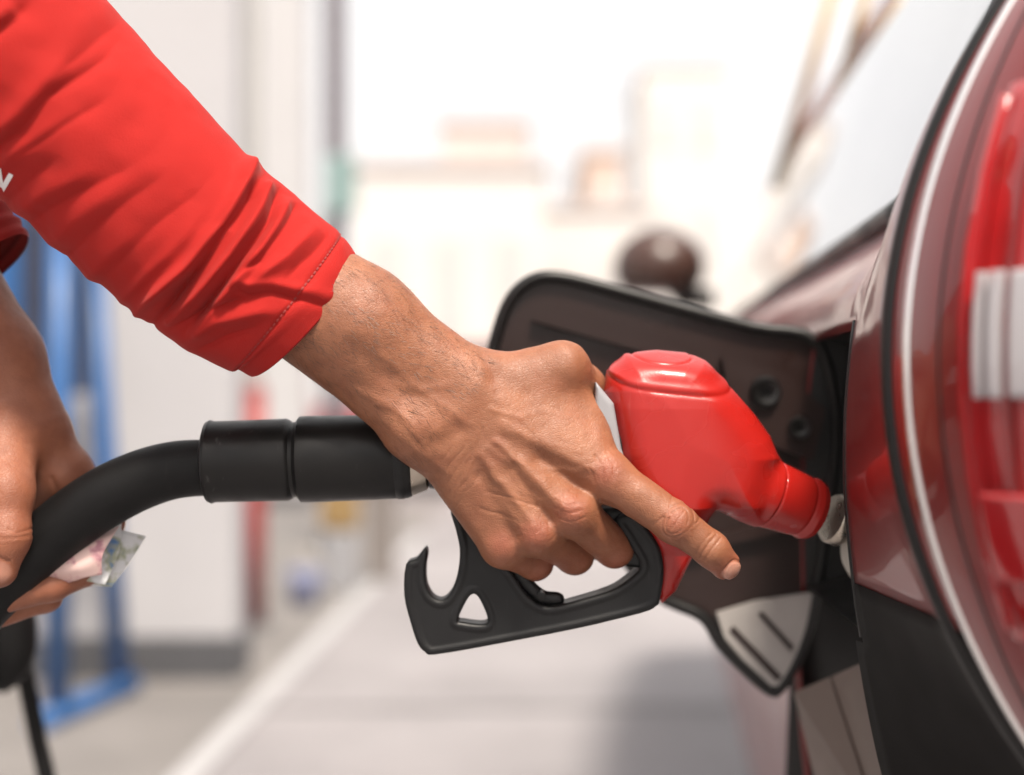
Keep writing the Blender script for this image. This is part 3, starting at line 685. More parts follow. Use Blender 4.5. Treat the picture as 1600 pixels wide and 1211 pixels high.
# fine relief, as lines on the skin in the hand's own frame
def line2(*pts): return [P(u, v, 10) for u, v in pts]
def oval(c, a, b, ang, t0, t1, n=14):
    c = P(*c, 5); ca, sa = math.cos(ang), math.sin(ang); o = []
    for t in np.linspace(t0, t1, n):
        x, y = a * math.cos(t), b * math.sin(t); o.append((c[0] + x * ca - y * sa, c[1] + x * sa + y * ca, 0))
    return o
fa = math.atan2(fdir[1], fdir[0])
def across(c, half, bow=4.0, n=7):
    c = P(*c, 5); t = np.linspace(-1, 1, n); return [(c[0] - fdir[1] * half * s + fdir[0] * bow * (s * s - 0.5), c[1] + fdir[0] * half * s + fdir[1] * bow * (s * s - 0.5), 0) for s in t]
CREASES = [(oval((1056, 814), 20, 27, fa, 0.3, 2.9), 1.8, 1.5), (oval((1056, 814), 13, 22, fa, 0.2, 3.0), 1.6, 1.2), (oval((1058, 815), 24, 30, fa, 3.5, 5.9), 1.7, 1.4),
           (oval((1056, 815), 15, 24, fa, 3.4, 6.0), 1.6, 1.1), (across((1038, 800), 26, -5), 1.7, 0.9), (across((1076, 832), 25, 5), 1.7, 0.9), (across((1056, 815), 18, 0), 1.5, 0.7),
           (across((1106, 853), 22, 4), 1.6, 1.2), (across((1113, 858), 21, 3), 1.5, 1.0), (across((1099, 848), 20, 4), 1.5, 0.8),
           (line2((690, 785), (722, 742), (742, 700), (752, 668)), 2.4, 0.55), (line2((668, 752), (700, 712), (722, 672)), 2.4, 0.5),
           (line2((676, 762), (706, 726), (730, 688)), 2.0, 0.5), (line2((683, 774), (712, 738), (736, 700)), 2.0, 0.45), (line2((697, 794), (728, 752), (750, 706)), 2.0, 0.5),
           (line2((757, 556), (768, 584), (776, 610)), 9.0, 1.6), (line2((704, 800), (736, 760), (760, 715)), 2.2, 0.5),
           (line2((930, 712), (942, 730), (938, 752)), 2.0, 0.9), (line2((945, 708), (958, 728), (960, 748)), 2.0, 0.9), (line2((918, 722), (926, 742), (922, 760)), 2.0, 0.8),
           (line2((868, 778), (884, 788), (900, 786)), 2.0, 0.8), (line2((866, 792), (886, 800), (908, 796)), 2.0, 0.9), (line2((872, 808), (892, 814), (912, 808)), 2.0, 0.8),
           (line2((975, 806), (960, 790), (940, 782)), 3.0, 1.6), (line2((760, 770), (800, 780), (838, 792)), 3.0, 0.9), (line2((750, 795), (786, 806), (815, 818)), 3.0, 0.9)]
TENDONS = [(line2((790, 668), (860, 700), (925, 732)), 9.0, 2.2), (line2((775, 690), (835, 745), (880, 788)), 9.0, 2.6), (line2((752, 710), (800, 775), (832, 822)), 8.0, 2.2),
           (line2((800, 720), (842, 735), (905, 735)), 6.0, 0.7), (line2((770, 640), (812, 652), (850, 690), (905, 706)), 5.5, 0.7), (line2((760, 700), (790, 722), (822, 770), (856, 790)), 5.0, 0.7), (line2((812, 652), (850, 640), (900, 652)), 6.0, 0.5), (line2((600, 560), (650, 600), (700, 640), (735, 660)), 7.0, 0.7), (line2((590, 650), (640, 690), (700, 740)), 7.0, 0.6), (line2((620, 600), (660, 610), (700, 600)), 8.0, 0.6), (line2((560, 610), (620, 640), (664, 690)), 7.0, 1.2)]
HOLLOWS = [(line2((845, 720), (905, 768)), 15.0, 4.0), (line2((800, 735), (862, 808)), 13.0, 4.0), (line2((752, 745), (805, 838)), 13.0, 3.2), (line2((660, 690), (690, 690), (712, 672)), 16.0, 3.0),
           (line2((560, 545), (610, 590), (640, 620)), 18.0, 2.2), (line2((780, 590), (820, 620), (850, 660)), 20.0, 3.0)]
ND = np.array([fdir[0] * 0.62, fdir[1] * 0.62 + 0.10, -0.76]); ND = ND / np.linalg.norm(ND)     # nail faces forward and to the lens
NF = np.array([fdir[0], fdir[1], 0.0]); NF = NF - ND * (NF @ ND); NF = NF / np.linalg.norm(NF); NS = np.cross(ND, NF)
NC = IDX[3] + ND * 21 + NF * 3.0
def nail_coords(p):
    q = p - NC; return q @ NF, q @ NS, q @ ND
def nail_r(p):
    a, b, c = nail_coords(p); r = (np.abs((a) / 19.0) ** 2.6 + np.abs(b / 16.5) ** 2.6) ** (1 / 2.6); r[c < -22] = 9; return r
def skin_detail(p):
    front = 1.0 / (1.0 + np.exp((p[:, 2] - 70) / 8.0))
    d = np.zeros(len(p))
    pw = p + np.stack([vnoise(p, 22.0), vnoise(p + 91, 22.0), 0 * d], 1) * 7.0; am = np.clip(0.9 + 1.5 * vnoise(p + 40, 17.0), 0.25, 1.4)
    for ln_, w, a in CREASES: d -= a * am * groove(pw if a < 1.0 else p, ln_, w)
    kn = np.zeros(len(p))
    for c in K[:3]: kn = np.maximum(kn, G(p, c, 30))
    d -= 1.1 * kn * np.abs(vnoise((p + 5.0 * vnoise(p, 12)[:, None]) * np.array([1.0, 0.62, 1.0]), 6.5) * 2) ** 0.7     # knuckle wrinkles
    for ln_, w, a in TENDONS: d += 1.35 * a * groove(pw, ln_, w)
    for ln_, w, a in HOLLOWS: d -= 1.35 * a * groove(p, ln_, w)
    for k, (c, a) in enumerate(zip(K, (3.0, 5.0, 4.0, 2.5))): d += a * G(p, c, 24)
    d *= front
    d += 1.8 * vnoise(p, 40.0) + 0.7 * vnoise(p, 14.0)
    r = nail_r(p)
    d += -1.7 * np.exp(-((r - 1.08) / 0.10) ** 2) + 0.9 * (1 / (1 + np.exp((r - 0.95) / 0.03)))
    return d
def f_hand(p):
    pf = palm(p); f = None
    for g in finger_fields(p):
        x = smin(pf, g, 20.0); f = x if f is None else smin(f, x, 3.0)
    m = np.abs(f) < 14
    if m.any(): f[m] = f[m] - skin_detail(p[m])
    return f
def a_red(p):
    v = np.zeros(len(p))
    for c in K: v = np.maximum(v, 0.6 * G(p, c, 25))
    v = np.maximum(v, 0.5 * G(p, P(1056, 814, -6), 26)); v = np.maximum(v, 0.6 * G(p, P(1140, 890, 30), 34))
    v = np.maximum(v, 0.45 * G(p, P(960, 872, 100), 40)); v = np.maximum(v, 0.45 * G(p, P(870, 890, 100), 60))
    return np.clip(v + 0.25 * vnoise(p, 30), 0, 1)
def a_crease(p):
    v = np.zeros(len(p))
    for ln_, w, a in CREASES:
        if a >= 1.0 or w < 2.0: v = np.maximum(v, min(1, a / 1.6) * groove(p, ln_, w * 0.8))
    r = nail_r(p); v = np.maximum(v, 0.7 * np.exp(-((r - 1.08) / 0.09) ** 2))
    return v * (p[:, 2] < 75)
def a_nail(p): return (1 / (1 + np.exp((nail_r(p) - 0.98) / 0.03)))
def a_hairy(p):
    t = (p - P(703, 646, 55)) @ axr; return np.clip(np.interp(t, [-60, 30, 120], [1.0, 0.35, 0.1]), 0, 1)
V1, F1 = mesh_sdf(f_hand, (330, 330, -80), (1190, 940, 270), 1.8)
# ---- the other hand, holding the hose
def f_left(p):
    f = rcone(p, P(-120, 380, 210), P(-10, 560, 205), 88, 78)
    f = smin(f, rcone(p, P(-10, 560, 205), P(42, 668, 205), 78, 66), 30)
    f = smin(f, rcone(p, P(20, 660, 210), P(95, 742, 222), 66, 52), 34)       # back of hand over the hose
    f = smin(f, rcone(p, P(-10, 690, 200), P(60, 760, 235), 60, 50), 30)
    th = chain(p, [(P(6, 690, 150), 56), (P(8, 770, 84), 43), (P(8, 838, 60), 36), (P(-2, 890, 58), 29)], 20)
    f = smin(f, th, 26)
    k = [chain(p, [(P(100, 740, 222), 48), (P(165, 815, 240), 30), (P(150, 885, 190), 27), (P(80, 915, 150), 25), (P(0, 940, 128), 22)], 14),
         chain(p, [(P(60, 765, 240), 44), (P(100, 860, 250), 30), (P(70, 930, 200), 27), (P(-20, 965, 150), 24)], 14)]
    g = None
    for x in k:
        y = smin(f, x, 18); g = y if g is None else smin(g, y, 3)
    m = np.abs(g) < 14
    if m.any():
        q = p[m]; d = 1.6 * vnoise(q, 40) + 0.7 * vnoise(q, 14)
        for ln_, w, a in LCREASE: d = d - a * groove(q, ln_, w)
        g[m] = g[m] - d
    return g
LCREASE = [([P(60, 752, 100), P(66, 775, 100), P(64, 800, 100)], 4.0, 2.5), ([P(18, 826, 40), P(30, 832, 40), P(44, 828, 40)], 2.0, 1.4), ([P(-8, 834, 40), P(14, 840, 40), P(40, 838, 40)], 2.0, 1.4),
           ([P(-14, 874, 40), P(0, 866, 40), P(14, 876, 40)], 2.5, 1.6), ([P(40, 905, 120), P(48, 920, 120), P(52, 938, 120)], 2.2, 1.4)]
V2, F2 = mesh_sdf(f_left, (-170, 330, -30), (230, 1010, 310), 2.8)
def z1(V): return np.zeros(len(V))
lnail = np.clip(1.4 - ((V2[:, 0] - P(-2, 890, 30)[0]) / 15) ** 2 - ((V2[:, 1] - P(0, 894, 30)[1]) / 17) ** 2, 0, 0.6) * (V2[:, 2] < 60)
def f_head(p):      # metres
    f = ellip(p, (-0.70, 0.90, 1.665), (0.098, 0.076, 0.118))
    f = smin(f, rcone(p, (-0.715, 0.90, 1.46), (-0.71, 0.90, 1.60), 0.058, 0.055), 0.03)
    f = smin(f, rcone(p, (-0.665, 0.90, 1.585), (-0.635, 0.90, 1.575), 0.048, 0.030), 0.03)       # jaw
    f = smin(f, rcone(p, (-0.612, 0.90, 1.675), (-0.590, 0.90, 1.640), 0.010, 0.016), 0.015)      # nose
    for s_ in (-1, 1):
        f = smin(f, ellip(p, (-0.715, 0.90 + s_ * 0.078, 1.655), (0.022, 0.010, 0.033)), 0.008)   # ears
        f = smax(f, -sphere(p, (-0.604, 0.90 + s_ * 0.033, 1.682), 0.016), 0.012)                 # eye sockets
        f = smin(f, sphere(p, (-0.620, 0.90 + s_ * 0.033, 1.681), 0.0135), 0.002)
    return smax(f, -(ellip(p, (-0.600, 0.90, 1.605), (0.012, 0.028, 0.003))), 0.004)             # mouth line
V3, F3 = mesh_sdf(f_head, (-0.84, 0.78, 1.42), (-0.56, 1.02, 1.80), 0.0055)
V3 = np.stack([V3[:, 0] * 3000 + 800, 605.5 - (V3[:, 2] - CAM_Z) * 3000, (V3[:, 1] - FOCUS) * 3000], 1)
VV = np.concatenate([V1, V2, V3]); FF = np.concatenate([F1, F2 + len(V1), F3 + len(V1) + len(V2)])
# upper arms and shoulders inside the clothing tie hands and head into one surface
NV = len(VV); extra = []; keep = np.ones(len(FF), bool); newf = []
def hole(lo_i, hi_i, pt, used=[]):
    c = VV[FF].mean(1); d = ((c - np.asarray(pt, float)) ** 2).sum(1); d[:lo_i] = 1e12; d[hi_i:] = 1e12
    for u in used: d[u] = 1e12
    return int(np.argmin(d))
def wq_inv(x, y, z): return np.array([x * 3000 + 800, 605.5 - (z - CAM_Z) * 3000, (y - FOCUS) * 3000])
def bridge(fa_, fb_, path, r):
    global NV
    keep[[fa_, fb_]] = False; fr = frames([Vector(p) for p in path]); ring = [list(FF[fa_])]
    for (c, t, a, b) in fr:
        k = [NV + i for i in range(4)]; NV += 4
        for q in range(4): extra.append(np.array(c + (a * math.cos(q * math.pi / 2) + b * math.sin(q * math.pi / 2)) * r))
        ring.append(k)
    ring.append(list(FF[fb_])[::-1]); pos = lambda i: VV[i] if i < len(VV) else extra[i - len(VV)]
    for A, B in zip(ring[:-1], ring[1:]):
        best = min((sum(((pos(A[i]) - pos(Bp[(i + o) % 4])) ** 2).sum() for i in range(4)), o, Bp) for Bp in (B,) for o in range(4)); o = best[1]
        B[:] = [B[(i + o) % 4] for i in range(4)]
        for i in range(4): newf.append((A[i], A[(i + 1) % 4], B[(i + 1) % 4], B[i]))
n1, n2 = len(F1), len(F1) + len(F2)
ha = hole(0, n1, P(330, 390, 36)); nb1 = hole(n2, len(FF), wq_inv(-0.715, 0.88, 1.41)); nb2 = hole(n2, len(FF), wq_inv(-0.715, 0.93, 1.41), [nb1]); hb = hole(n1, n2, P(-150, 330, 215))
bridge(ha, nb1, [np.array([300, 365, 28.]), np.array([115, 190, 0.]), np.array([-60, 10, -40.]), np.array([-320, -300, -60.]), wq_inv(-0.70, 0.76, 1.39), wq_inv(-0.72, 0.84, 1.40)], 60.0)
bridge(hb, nb2, [P(-200, 230, 225), P(-420, -60, 262), wq_inv(-0.68, 1.02, 1.36), wq_inv(-0.72, 0.97, 1.40)], 55.0)
VV = np.concatenate([VV, np.array(extra)]); FF = np.concatenate([FF[keep], np.array(newf)]); V4 = np.array(extra)
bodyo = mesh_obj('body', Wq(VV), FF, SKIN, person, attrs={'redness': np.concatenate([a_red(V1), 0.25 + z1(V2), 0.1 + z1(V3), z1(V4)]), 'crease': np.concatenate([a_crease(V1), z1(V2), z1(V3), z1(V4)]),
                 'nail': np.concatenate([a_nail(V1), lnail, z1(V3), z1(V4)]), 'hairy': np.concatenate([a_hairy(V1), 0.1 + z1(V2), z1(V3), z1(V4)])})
# ---- sleeve of the gripping arm: a tube with traced folds
S_AX = [np.array([472, 497, 45.]), np.array([440, 468, 42.]), np.array([345, 403, 34.]), np.array([257, 328, 22.]), np.array([115, 190, 0.]), np.array([-60, 10, -40.]), np.array([-320, -300, -60.]), np.array([-620, -560, 60.])]
S_AX = [np.array([800 + (a[0] - 800) * SC(a[2]), 605.5 + (a[1] - 605.5) * SC(a[2]), a[2]]) for a in S_AX]
sl_pts = np.array(catmull(S_AX, 60)); seglen = np.r_[0, np.cumsum(np.sqrt((np.diff(sl_pts, axis=0) ** 2).sum(1)))]
ns, nt = 420, 300
s_vals = np.linspace(0, 1, ns) ** 1.55 * seglen[-1]
cen = np.stack([np.interp(s_vals, seglen, sl_pts[:, k]) for k in range(3)], 1)
tan = np.gradient(cen, axis=0); tan /= np.linalg.norm(tan, axis=1)[:, None]
dz = np.array([0, 0, 1.0]); e1 = dz - tan * (tan @ dz)[:, None]; e1 /= np.linalg.norm(e1, axis=1)[:, None]; e2 = np.cross(tan, e1)
rad = np.interp(s_vals, [0, 12, 40, 120, 200, 290, 480, 700, 1200], [124, 130, 140, 150, 152, 156, 166, 178, 230])
flat = np.interp(s_vals, [0, 60, 300, 700, 1200], [0.80, 0.86, 0.92, 0.95, 1.0])
th = np.linspace(0, 2 * math.pi, nt, endpoint=False)
D1 = e1[:, None, :] * (np.cos(th)[None, :, None] * flat[:, None, None]) + e2[:, None, :] * np.sin(th)[None, :, None]
# cuff plane leans so that the hem bows towards the hand on the near side
front = -D1[:, :, 2]
hem = np.exp(-s_vals / 70.0)[:, None, None] * np.clip(front, -0.6, 1)[..., None] * 34.0
SV = cen[:, None, :] + D1 * rad[:, None, None] - tan[:, None, :] * hem
def zz(*pts): return [(x / 1.953, y / 1.953) for x, y in pts]
FOLDS = [(zz((405, 965), (470, 900), (570, 815), (680, 690), (745, 570), (768, 465)), 13, 12), (zz((450, 1005), (500, 950), (610, 800), (740, 625), (790, 560)), 9, -11),
         (zz((510, 980), (600, 900), (700, 780), (790, 640), (835, 540)), 11, 9), (zz((560, 1010), (650, 905), (745, 770), (820, 660), (862, 560)), 8, -9),
         (zz((600, 1010), (700, 880), (800, 760), (850, 670), (890, 590)), 11, 7), (zz((700, 850), (790, 800), (860, 690), (910, 610)), 7, -5),
         (zz((760, 870), (880, 790), (950, 700), (970, 660)), 14, 6), (zz((880, 850), (950, 780), (1010, 700)), 9, -3),
         (zz((690, 850), (760, 875), (830, 872), (930, 893), (1030, 915), (1080, 925)), 11, 4.0), (zz((700, 880), (760, 905), (830, 893), (930, 917), (1015, 940), (1060, 950)), 7, -5.0),
         (zz((520, 1000), (640, 945), (740, 915), (800, 912)), 8, -6), (zz((560, 1040), (660, 985), (780, 960), (900, 950)), 13, 5),
         (zz((600, 1070), (700, 1030), (800, 1000)), 8, -4),
         (zz((-60, 500), (60, 400), (150, 290), (235, 235), (330, 170), (390, 70)), 14, -6), (zz((-60, 450), (60, 345), (140, 250), (250, 160)), 20, 4), (zz((-20, 520), (150, 400), (260, 320)), 17, 3),
         (zz((30, 490), (180, 390), (300, 320), (370, 270)), 11, -3), (zz((60, 690), (220, 600), (330, 540), (470, 470)), 13, -2.6), (zz((40, 650), (200, 560), (340, 490)), 18, 2.4),
         (zz((150, 840), (300, 690), (400, 600), (540, 510)), 14, -2.8), (zz((120, 770), (270, 640), (400, 550)), 19, 2.4), (zz((-40, 130), (50, 50), (110, -20)), 11, -4), (zz((-40, 80), (60, 10)), 16, 4),
         (zz((270, 900), (400, 760), (470, 690), (590, 600), (700, 480)), 15, -2.6), (zz((240, 880), (360, 760), (440, 680)), 20, 2.4), (zz((180, 220), (300, 120), (390, 40)), 15, -2.6),
         (zz((-20, 650), (100, 540), (200, 460)), 12, -2.2), (zz((330, 960), (450, 830), (560, 730), (650, 600)), 12, 2.4)]
flatV = SV.reshape(-1, 3)
uvp = np.stack([800 + (flatV[:, 0] - 800) / SC(flatV[:, 2]), 605.5 + (flatV[:, 1] - 605.5) / SC(flatV[:, 2]), 0 * flatV[:, 0]], 1)
disp = np.zeros(len(flatV))
vis = seglen is not None
near = (np.repeat(s_vals, nt) < 900)
wob = np.stack([vnoise(flatV, 60.0), vnoise(flatV + 300, 60.0), 0 * disp], 1) * 7
for k_, (ln_, w, a) in enumerate(FOLDS): disp[near] += fold((uvp + wob)[near], ln_, w, a * (2.1 if k_ < 6 else 1.9), 0.10 if k_ < 6 else (0.04 if k_ in (8, 9) else 0.32))
disp *= np.repeat(np.clip(0.42 + s_vals / 70.0, 0.42, 1.0), nt)
frontw = np.clip(front.reshape(-1) * 0.8 + 0.75, 0.25, 1.0); disp *= frontw
stv = np.stack([np.repeat(s_vals, nt), np.tile(th * 130, ns), 0 * disp], 1)
disp += 5.0 * vnoise(flatV @ np.array([[0.75, -0.45, 0], [0.55, 0.9, 0], [0, 0, 1.0]]) * np.array([1.6, 0.6, 0.9]), 60.0) + 2.2 * vnoise(flatV + 77, 24.0)
ss = np.repeat(s_vals, nt); disp += -2.2 * np.exp(-((ss - 34) / 2.6) ** 2) + 1.6 * np.exp(-((ss - 24) / 7.0) ** 2)      # stitched hem
nrm = D1.reshape(-1, 3); nrm = nrm / np.linalg.norm(nrm, axis=1)[:, None]
flatV = flatV + nrm * disp[:, None]
OUT = flatV.reshape(ns, nt, 3)
# rolled hem: inner return surface
inn = []
for k, (ds, dr) in enumerate(((-2.0, -2.5), (1.0, -6.0), (10, -8.0), (40, -9.0))):
    base = OUT[0] if k < 3 else OUT[8]
    inn.append(base + tan[0] * ds - D1[0] / np.linalg.norm(D1[0], axis=1)[:, None] * (-dr))
rows = np.concatenate([np.array(inn[::-1]), OUT], 0); nr = rows.shape[0]
ii, jj = np.meshgrid(np.arange(nr - 1), np.arange(nt), indexing='ij'); j2 = (jj + 1) % nt
SF = np.stack([ii * nt + jj, ii * nt + j2, (ii + 1) * nt + j2, (ii + 1) * nt + jj], -1).reshape(-1, 4)
sleeve = mesh_obj('sleeve', Wq(rows.reshape(-1, 3)), SF, SHIRT, person)
bm = bmesh.new(); bm.from_mesh(sleeve.data); bmesh.ops.recalc_face_normals(bm, faces=bm.faces[:]); bm.to_mesh(sleeve.data); bm.free()
# ---- the other sleeve, only its cuff in view
lp = [P(u, v, d) for u, v, d in ((-18, 418, 208), (-60, 372, 208), (-130, 290, 215), (-260, 120, 240), (-420, -60, 260), (-640, -260, 300))]
lp = catmull(lp, 12); lr = np.interp(np.arange(len(lp)), [0, 3, 10, 60], [84, 90, 94, 170]); lr = lr + 3 * np.sin(np.arange(len(lp)) * 1.3)
tube('cuff_sleeve', Wq(lp), lr / 3000, SHIRT, person, seg=60, cap=False)
# ---- torso and head out of frame, so the arms belong to someone
def f_torso(p):     # metres
    f = rcone(p, (-0.74, 0.90, 0.92), (-0.74, 0.90, 1.30), 0.15, 0.165)
    f = smin(f, rcone(p, (-0.74, 0.74, 1.40), (-0.74, 1.06, 1.40), 0.085, 0.085), 0.09)
    f = smin(f, rcone(p, (-0.74, 0.90, 1.30), (-0.74, 0.90, 1.46), 0.14, 0.06), 0.06)
    f = smin(f, rcone(p, (-0.74, 0.74, 1.40), (-0.50, 0.745, 1.18), 0.075, 0.06), 0.05)
    f = smin(f, rcone(p, (-0.74, 1.06, 1.40), (-0.50, 0.86, 1.20), 0.075, 0.055), 0.05)
    return f + 0.004 * np.sin(p[:, 2] * 60 + p[:, 1] * 25) * np.sin(p[:, 0] * 30)
def m_obj(name, f, lo, hi, h, mat, parent):
    V, Q = mesh_sdf(f, lo, hi, h); return mesh_obj(name, V, np.ascontiguousarray(Q), mat, parent)
m_obj('shirt', f_torso, (-1.0, 0.55, 0.72), (-0.36, 1.26, 1.58), 0.011, SHIRT, person)
# ---- thread of the hem seam
i34 = int(np.argmin(np.abs(s_vals - 36))); HV, HF = [], []; rowv = OUT[i34]; n34 = D1[i34] / np.linalg.norm(D1[i34], axis=1)[:, None]
for j in range(0, nt, 3):
    a = rowv[j] + n34[j] * 1.0; b = rowv[(j + 2) % nt] + n34[(j + 2) % nt] * 1.0; t_ = (b - a) / np.linalg.norm(b - a); sd_ = np.cross(t_, n34[j]) * 1.1; k = len(HV)
    m_ = (a + b) / 2 + n34[j] * 0.9; HV += [a - sd_, a + sd_, m_ + sd_, m_ - sd_, b + sd_, b - sd_]; HF += [(k, k + 1, k + 2, k + 3), (k + 3, k + 2, k + 4, k + 5)]
tag(mesh_obj('hem_stitching', Wq(HV), HF, mat_base('red_thread', (0.20, 0.012, 0.010), 0.7), sleeve), kind='stuff')
# ---- white print near the elbow, lying on the cloth
ov = OUT[:, np.where(np.cos(th) < 0.2)[0]].reshape(-1, 3)
ou = 800 + (ov[:, 0] - 800) / SC(ov[:, 2]); ow = 605.5 + (ov[:, 1] - 605.5) / SC(ov[:, 2])
def on_sleeve(u, v, lift=1.6):
    i = np.argsort((ou - u) ** 2 + (ow - v) ** 2)[:6]; return P(u, v, ov[i, 2].mean() - lift)
PRINT = mat_base('white_print', (0.72, 0.70, 0.70), 0.7)
def stroke(a, b, w):
    a = np.array(a, float); b = np.array(b, float); t = (b - a) / np.linalg.norm(b - a); s = np.array([-t[1], t[0]]) * w / 2; V = []; F = []
    for k in range(6):
        c = a + (b - a) * k / 5; V += [on_sleeve(*(c + s)), on_sleeve(*(c - s))]
        if k: F.append((2 * k - 2, 2 * k - 1, 2 * k + 1, 2 * k))
    o = mesh_obj('printed_stroke', Wq(V), F, PRINT, sleeve); return o
for a, b in (((-16, 290), (-3, 262)), ((-3, 264), (2, 296)), ((2, 298), (17, 272))): stroke(a, b, 8)
# ---- short dark hairs on the forearm
hv_ = a_hairy(V1); rs = np.random.RandomState(11); cand = np.where((hv_ > 0.5) & (V1[:, 2] < 70) & (V1[:, 0] > 430))[0]; pick = rs.choice(cand, 900, replace=False)
HV, HF = [], []
for i in pick:
    r0 = V1[i]; nrm_ = np.array([0, 0, -1.0]) + rs.randn(3) * 0.12
    cc = P(620, 590, 60) - r0; cc = cc - axr * (cc @ axr); nn = -cc / np.linalg.norm(cc)
    dr = axr + nn * rs.uniform(0.15, 0.5) + np.cross(axr, nn) * rs.uniform(-0.5, 0.5); dr /= np.linalg.norm(dr); sd_ = np.cross(dr, nn); sd_ /= np.linalg.norm(sd_)
    ln0 = rs.uniform(10, 24); w0 = 0.24; k = len(HV)
    m1 = r0 + dr * ln0 * 0.5 + nn * 1.0; m2 = r0 + dr * ln0 - nn * rs.uniform(0, 3)
    HV += [r0 - sd_ * w0, r0 + sd_ * w0, m1 + sd_ * w0 * 0.8, m1 - sd_ * w0 * 0.8, m2]; HF += [(k, k + 1, k + 2, k + 3), (k + 3, k + 2, k + 4)]
ah = mesh_obj('arm_hair', Wq(HV), HF, mat_base('body_hair', (0.03, 0.018, 0.012), 0.5), bodyo); tag(ah, kind='stuff')
# ---- the rest of the clothing and the hair, beyond the frame
def f_legs(p):
    f = rcone(p, (-0.74, 0.84, 0.90), (-0.74, 0.96, 0.90), 0.135, 0.135)
    for s_ in (-1, 1):
        f = smin(f, chain(p, [((-0.74, 0.90 + s_ * 0.09, 0.86), 0.095), ((-0.71, 0.90 + s_ * 0.11, 0.50), 0.070), ((-0.74, 0.90 + s_ * 0.12, 0.07), 0.058)], 0.03), 0.03)
    return f
m_obj('trousers', f_legs, (-0.95, 0.62, 0.0), (-0.52, 1.18, 1.08), 0.014, TROUSERS, person)
for s_ in (-1, 1):
    def f_shoe(p): return np.maximum(rcone(p, (-0.75, 0.90 + s_ * 0.12, 0.045), (-0.58, 0.90 + s_ * 0.125, 0.035), 0.05, 0.042), -p[:, 2])
    m_obj('shoe', f_shoe, (-0.83, 0.70, -0.02), (-0.50, 1.10, 0.12), 0.011, BLACK_RUBBER, person)
def f_hair(p): return np.maximum(np.maximum(ellip(p, (-0.715, 0.90, 1.685), (0.104, 0.084, 0.112)), -(ellip(p, (-0.70, 0.90, 1.665), (0.097, 0.075, 0.117)))), (p[:, 0] + 0.60) * 0.9 - (p[:, 2] - 1.70) * 0.8 - 0.0 - 0.02 * vnoise(p, 0.02))
m_obj('hair', f_hair, (-0.84, 0.79, 1.55), (-0.58, 1.01, 1.82), 0.006, mat_base('dark_hair', (0.012, 0.009, 0.007), 0.45), person)
# ================================================================== the red car
car = empty('car', (0.95, 1.7, 0), label='red car seen along its side with its fuel flap open', cat='car')
PLAN = [(0.62, 4.6), (0.47, 3.8), (0.345, 2.7), (0.255, 1.7), (0.217, 1.22), (0.196, 0.97), (0.186, 0.86), (0.178, 0.765), (0.170, 0.69), (0.1655, 0.63), (0.1675, 0.60), (0.174, 0.572), (0.186, 0.545), (0.206, 0.52), (0.25, 0.492), (0.36, 0.46), (0.6, 0.45)]
plan = np.array(catmull([np.array([x, y, 0]) for x, y in PLAN], 10))[:, :2]
def inset(y, z):
    """how far the skin lies inboard of the widest line, by height"""
    near_ = np.clip((0.80 - y) / 0.14, 0, 1)
    far_ = np.where(z < 0.92, (z - 0.92) ** 2 / 3.6, np.where(z < 1.04, (z - 0.92) ** 2 / 1.4, 0.0103 + (z - 1.04) ** 2 / 0.11 + (z - 1.04) * 0.17))
    far_ = np.where(z > 1.10, 0.0533 + (z - 1.10) * 0.36, far_)
    nr_ = (z - 1.012) ** 2 / (2 * 0.245)
    nr_ = np.where(z > 1.17, 0.051 + (z - 1.17) * 0.66, nr_)
    return far_ * (1 - near_) + nr_ * near_
zs = np.r_[np.linspace(0.28, 0.80, 10), np.linspace(0.815, 1.16, 44), np.linspace(1.175, 1.46, 14)]
tg = np.gradient(plan, axis=0); tg /= np.linalg.norm(tg, axis=1)[:, None]
inw = np.stack([-tg[:, 1], tg[:, 0]], 1)          # pointing into the car
inw *= np.sign(inw[:, :1] * 1.0 + inw[:, 1:] * 0.6 + 1e-9)
gridv = np.zeros((len(plan), len(zs), 3))
for i, (x, y) in enumerate(plan):
    off = inset(y, zs)
    gridv[i, :, 0] = x + inw[i, 0] * off; gridv[i, :, 1] = y + inw[i, 1] * off; gridv[i, :, 2] = zs
nz_ = len(zs)
paint, glass, trim, lensr = [], [], [], []
for i in range(len(plan) - 1):
    for j in range(nz_ - 1):
        y = plan[i:i + 2, 1].mean(); z = zs[j:j + 2].mean(); q = (i * nz_ + j, (i + 1) * nz_ + j, (i + 1) * nz_ + j + 1, i * nz_ + j + 1)
        if 0.765 < y < 0.955 and 0.865 < z < 1.035 and plan[i, 0] < 0.2: continue                      # filler pocket
        if y > 0.83 and z > 1.112 and z < 1.40: glass.append(q)
        elif z < 0.865 and 0.775 < y < 1.0: continue                                                   # floor-reflection panels, built below
        elif z < 0.42 or (z < 0.895 and 0.60 < y < 0.78): trim.append(q)  # black beside the pocket stands in for shade and dark reflections
        else: paint.append(q)
def sub_mesh(name, faces, mat, parent, thick=0.0012):
    idx = sorted({v for f in faces for v in f}); mp = {v: k for k, v in enumerate(idx)}; gv = gridv.reshape(-1, 3)
    o = mesh_obj(name, gv[idx], [[mp[v] for v in f] for f in faces], mat, parent)
    b_ = bmesh.new(); b_.from_mesh(o.data); bmesh.ops.recalc_face_normals(b_, faces=b_.faces[:]); b_.to_mesh(o.data); b_.free()
    md = o.modifiers.new('thickness', 'SOLIDIFY'); md.thickness = thick; md.offset = 0
    return o
body_s = sub_mesh('side_panel', paint, CAR_RED, car, 0.002)
sub_mesh('side_window', glass, GLASS_DARK, car, 0.004)
sub_mesh('sill_and_shade_panel', trim, SILL_SHADE, car, 0.003)
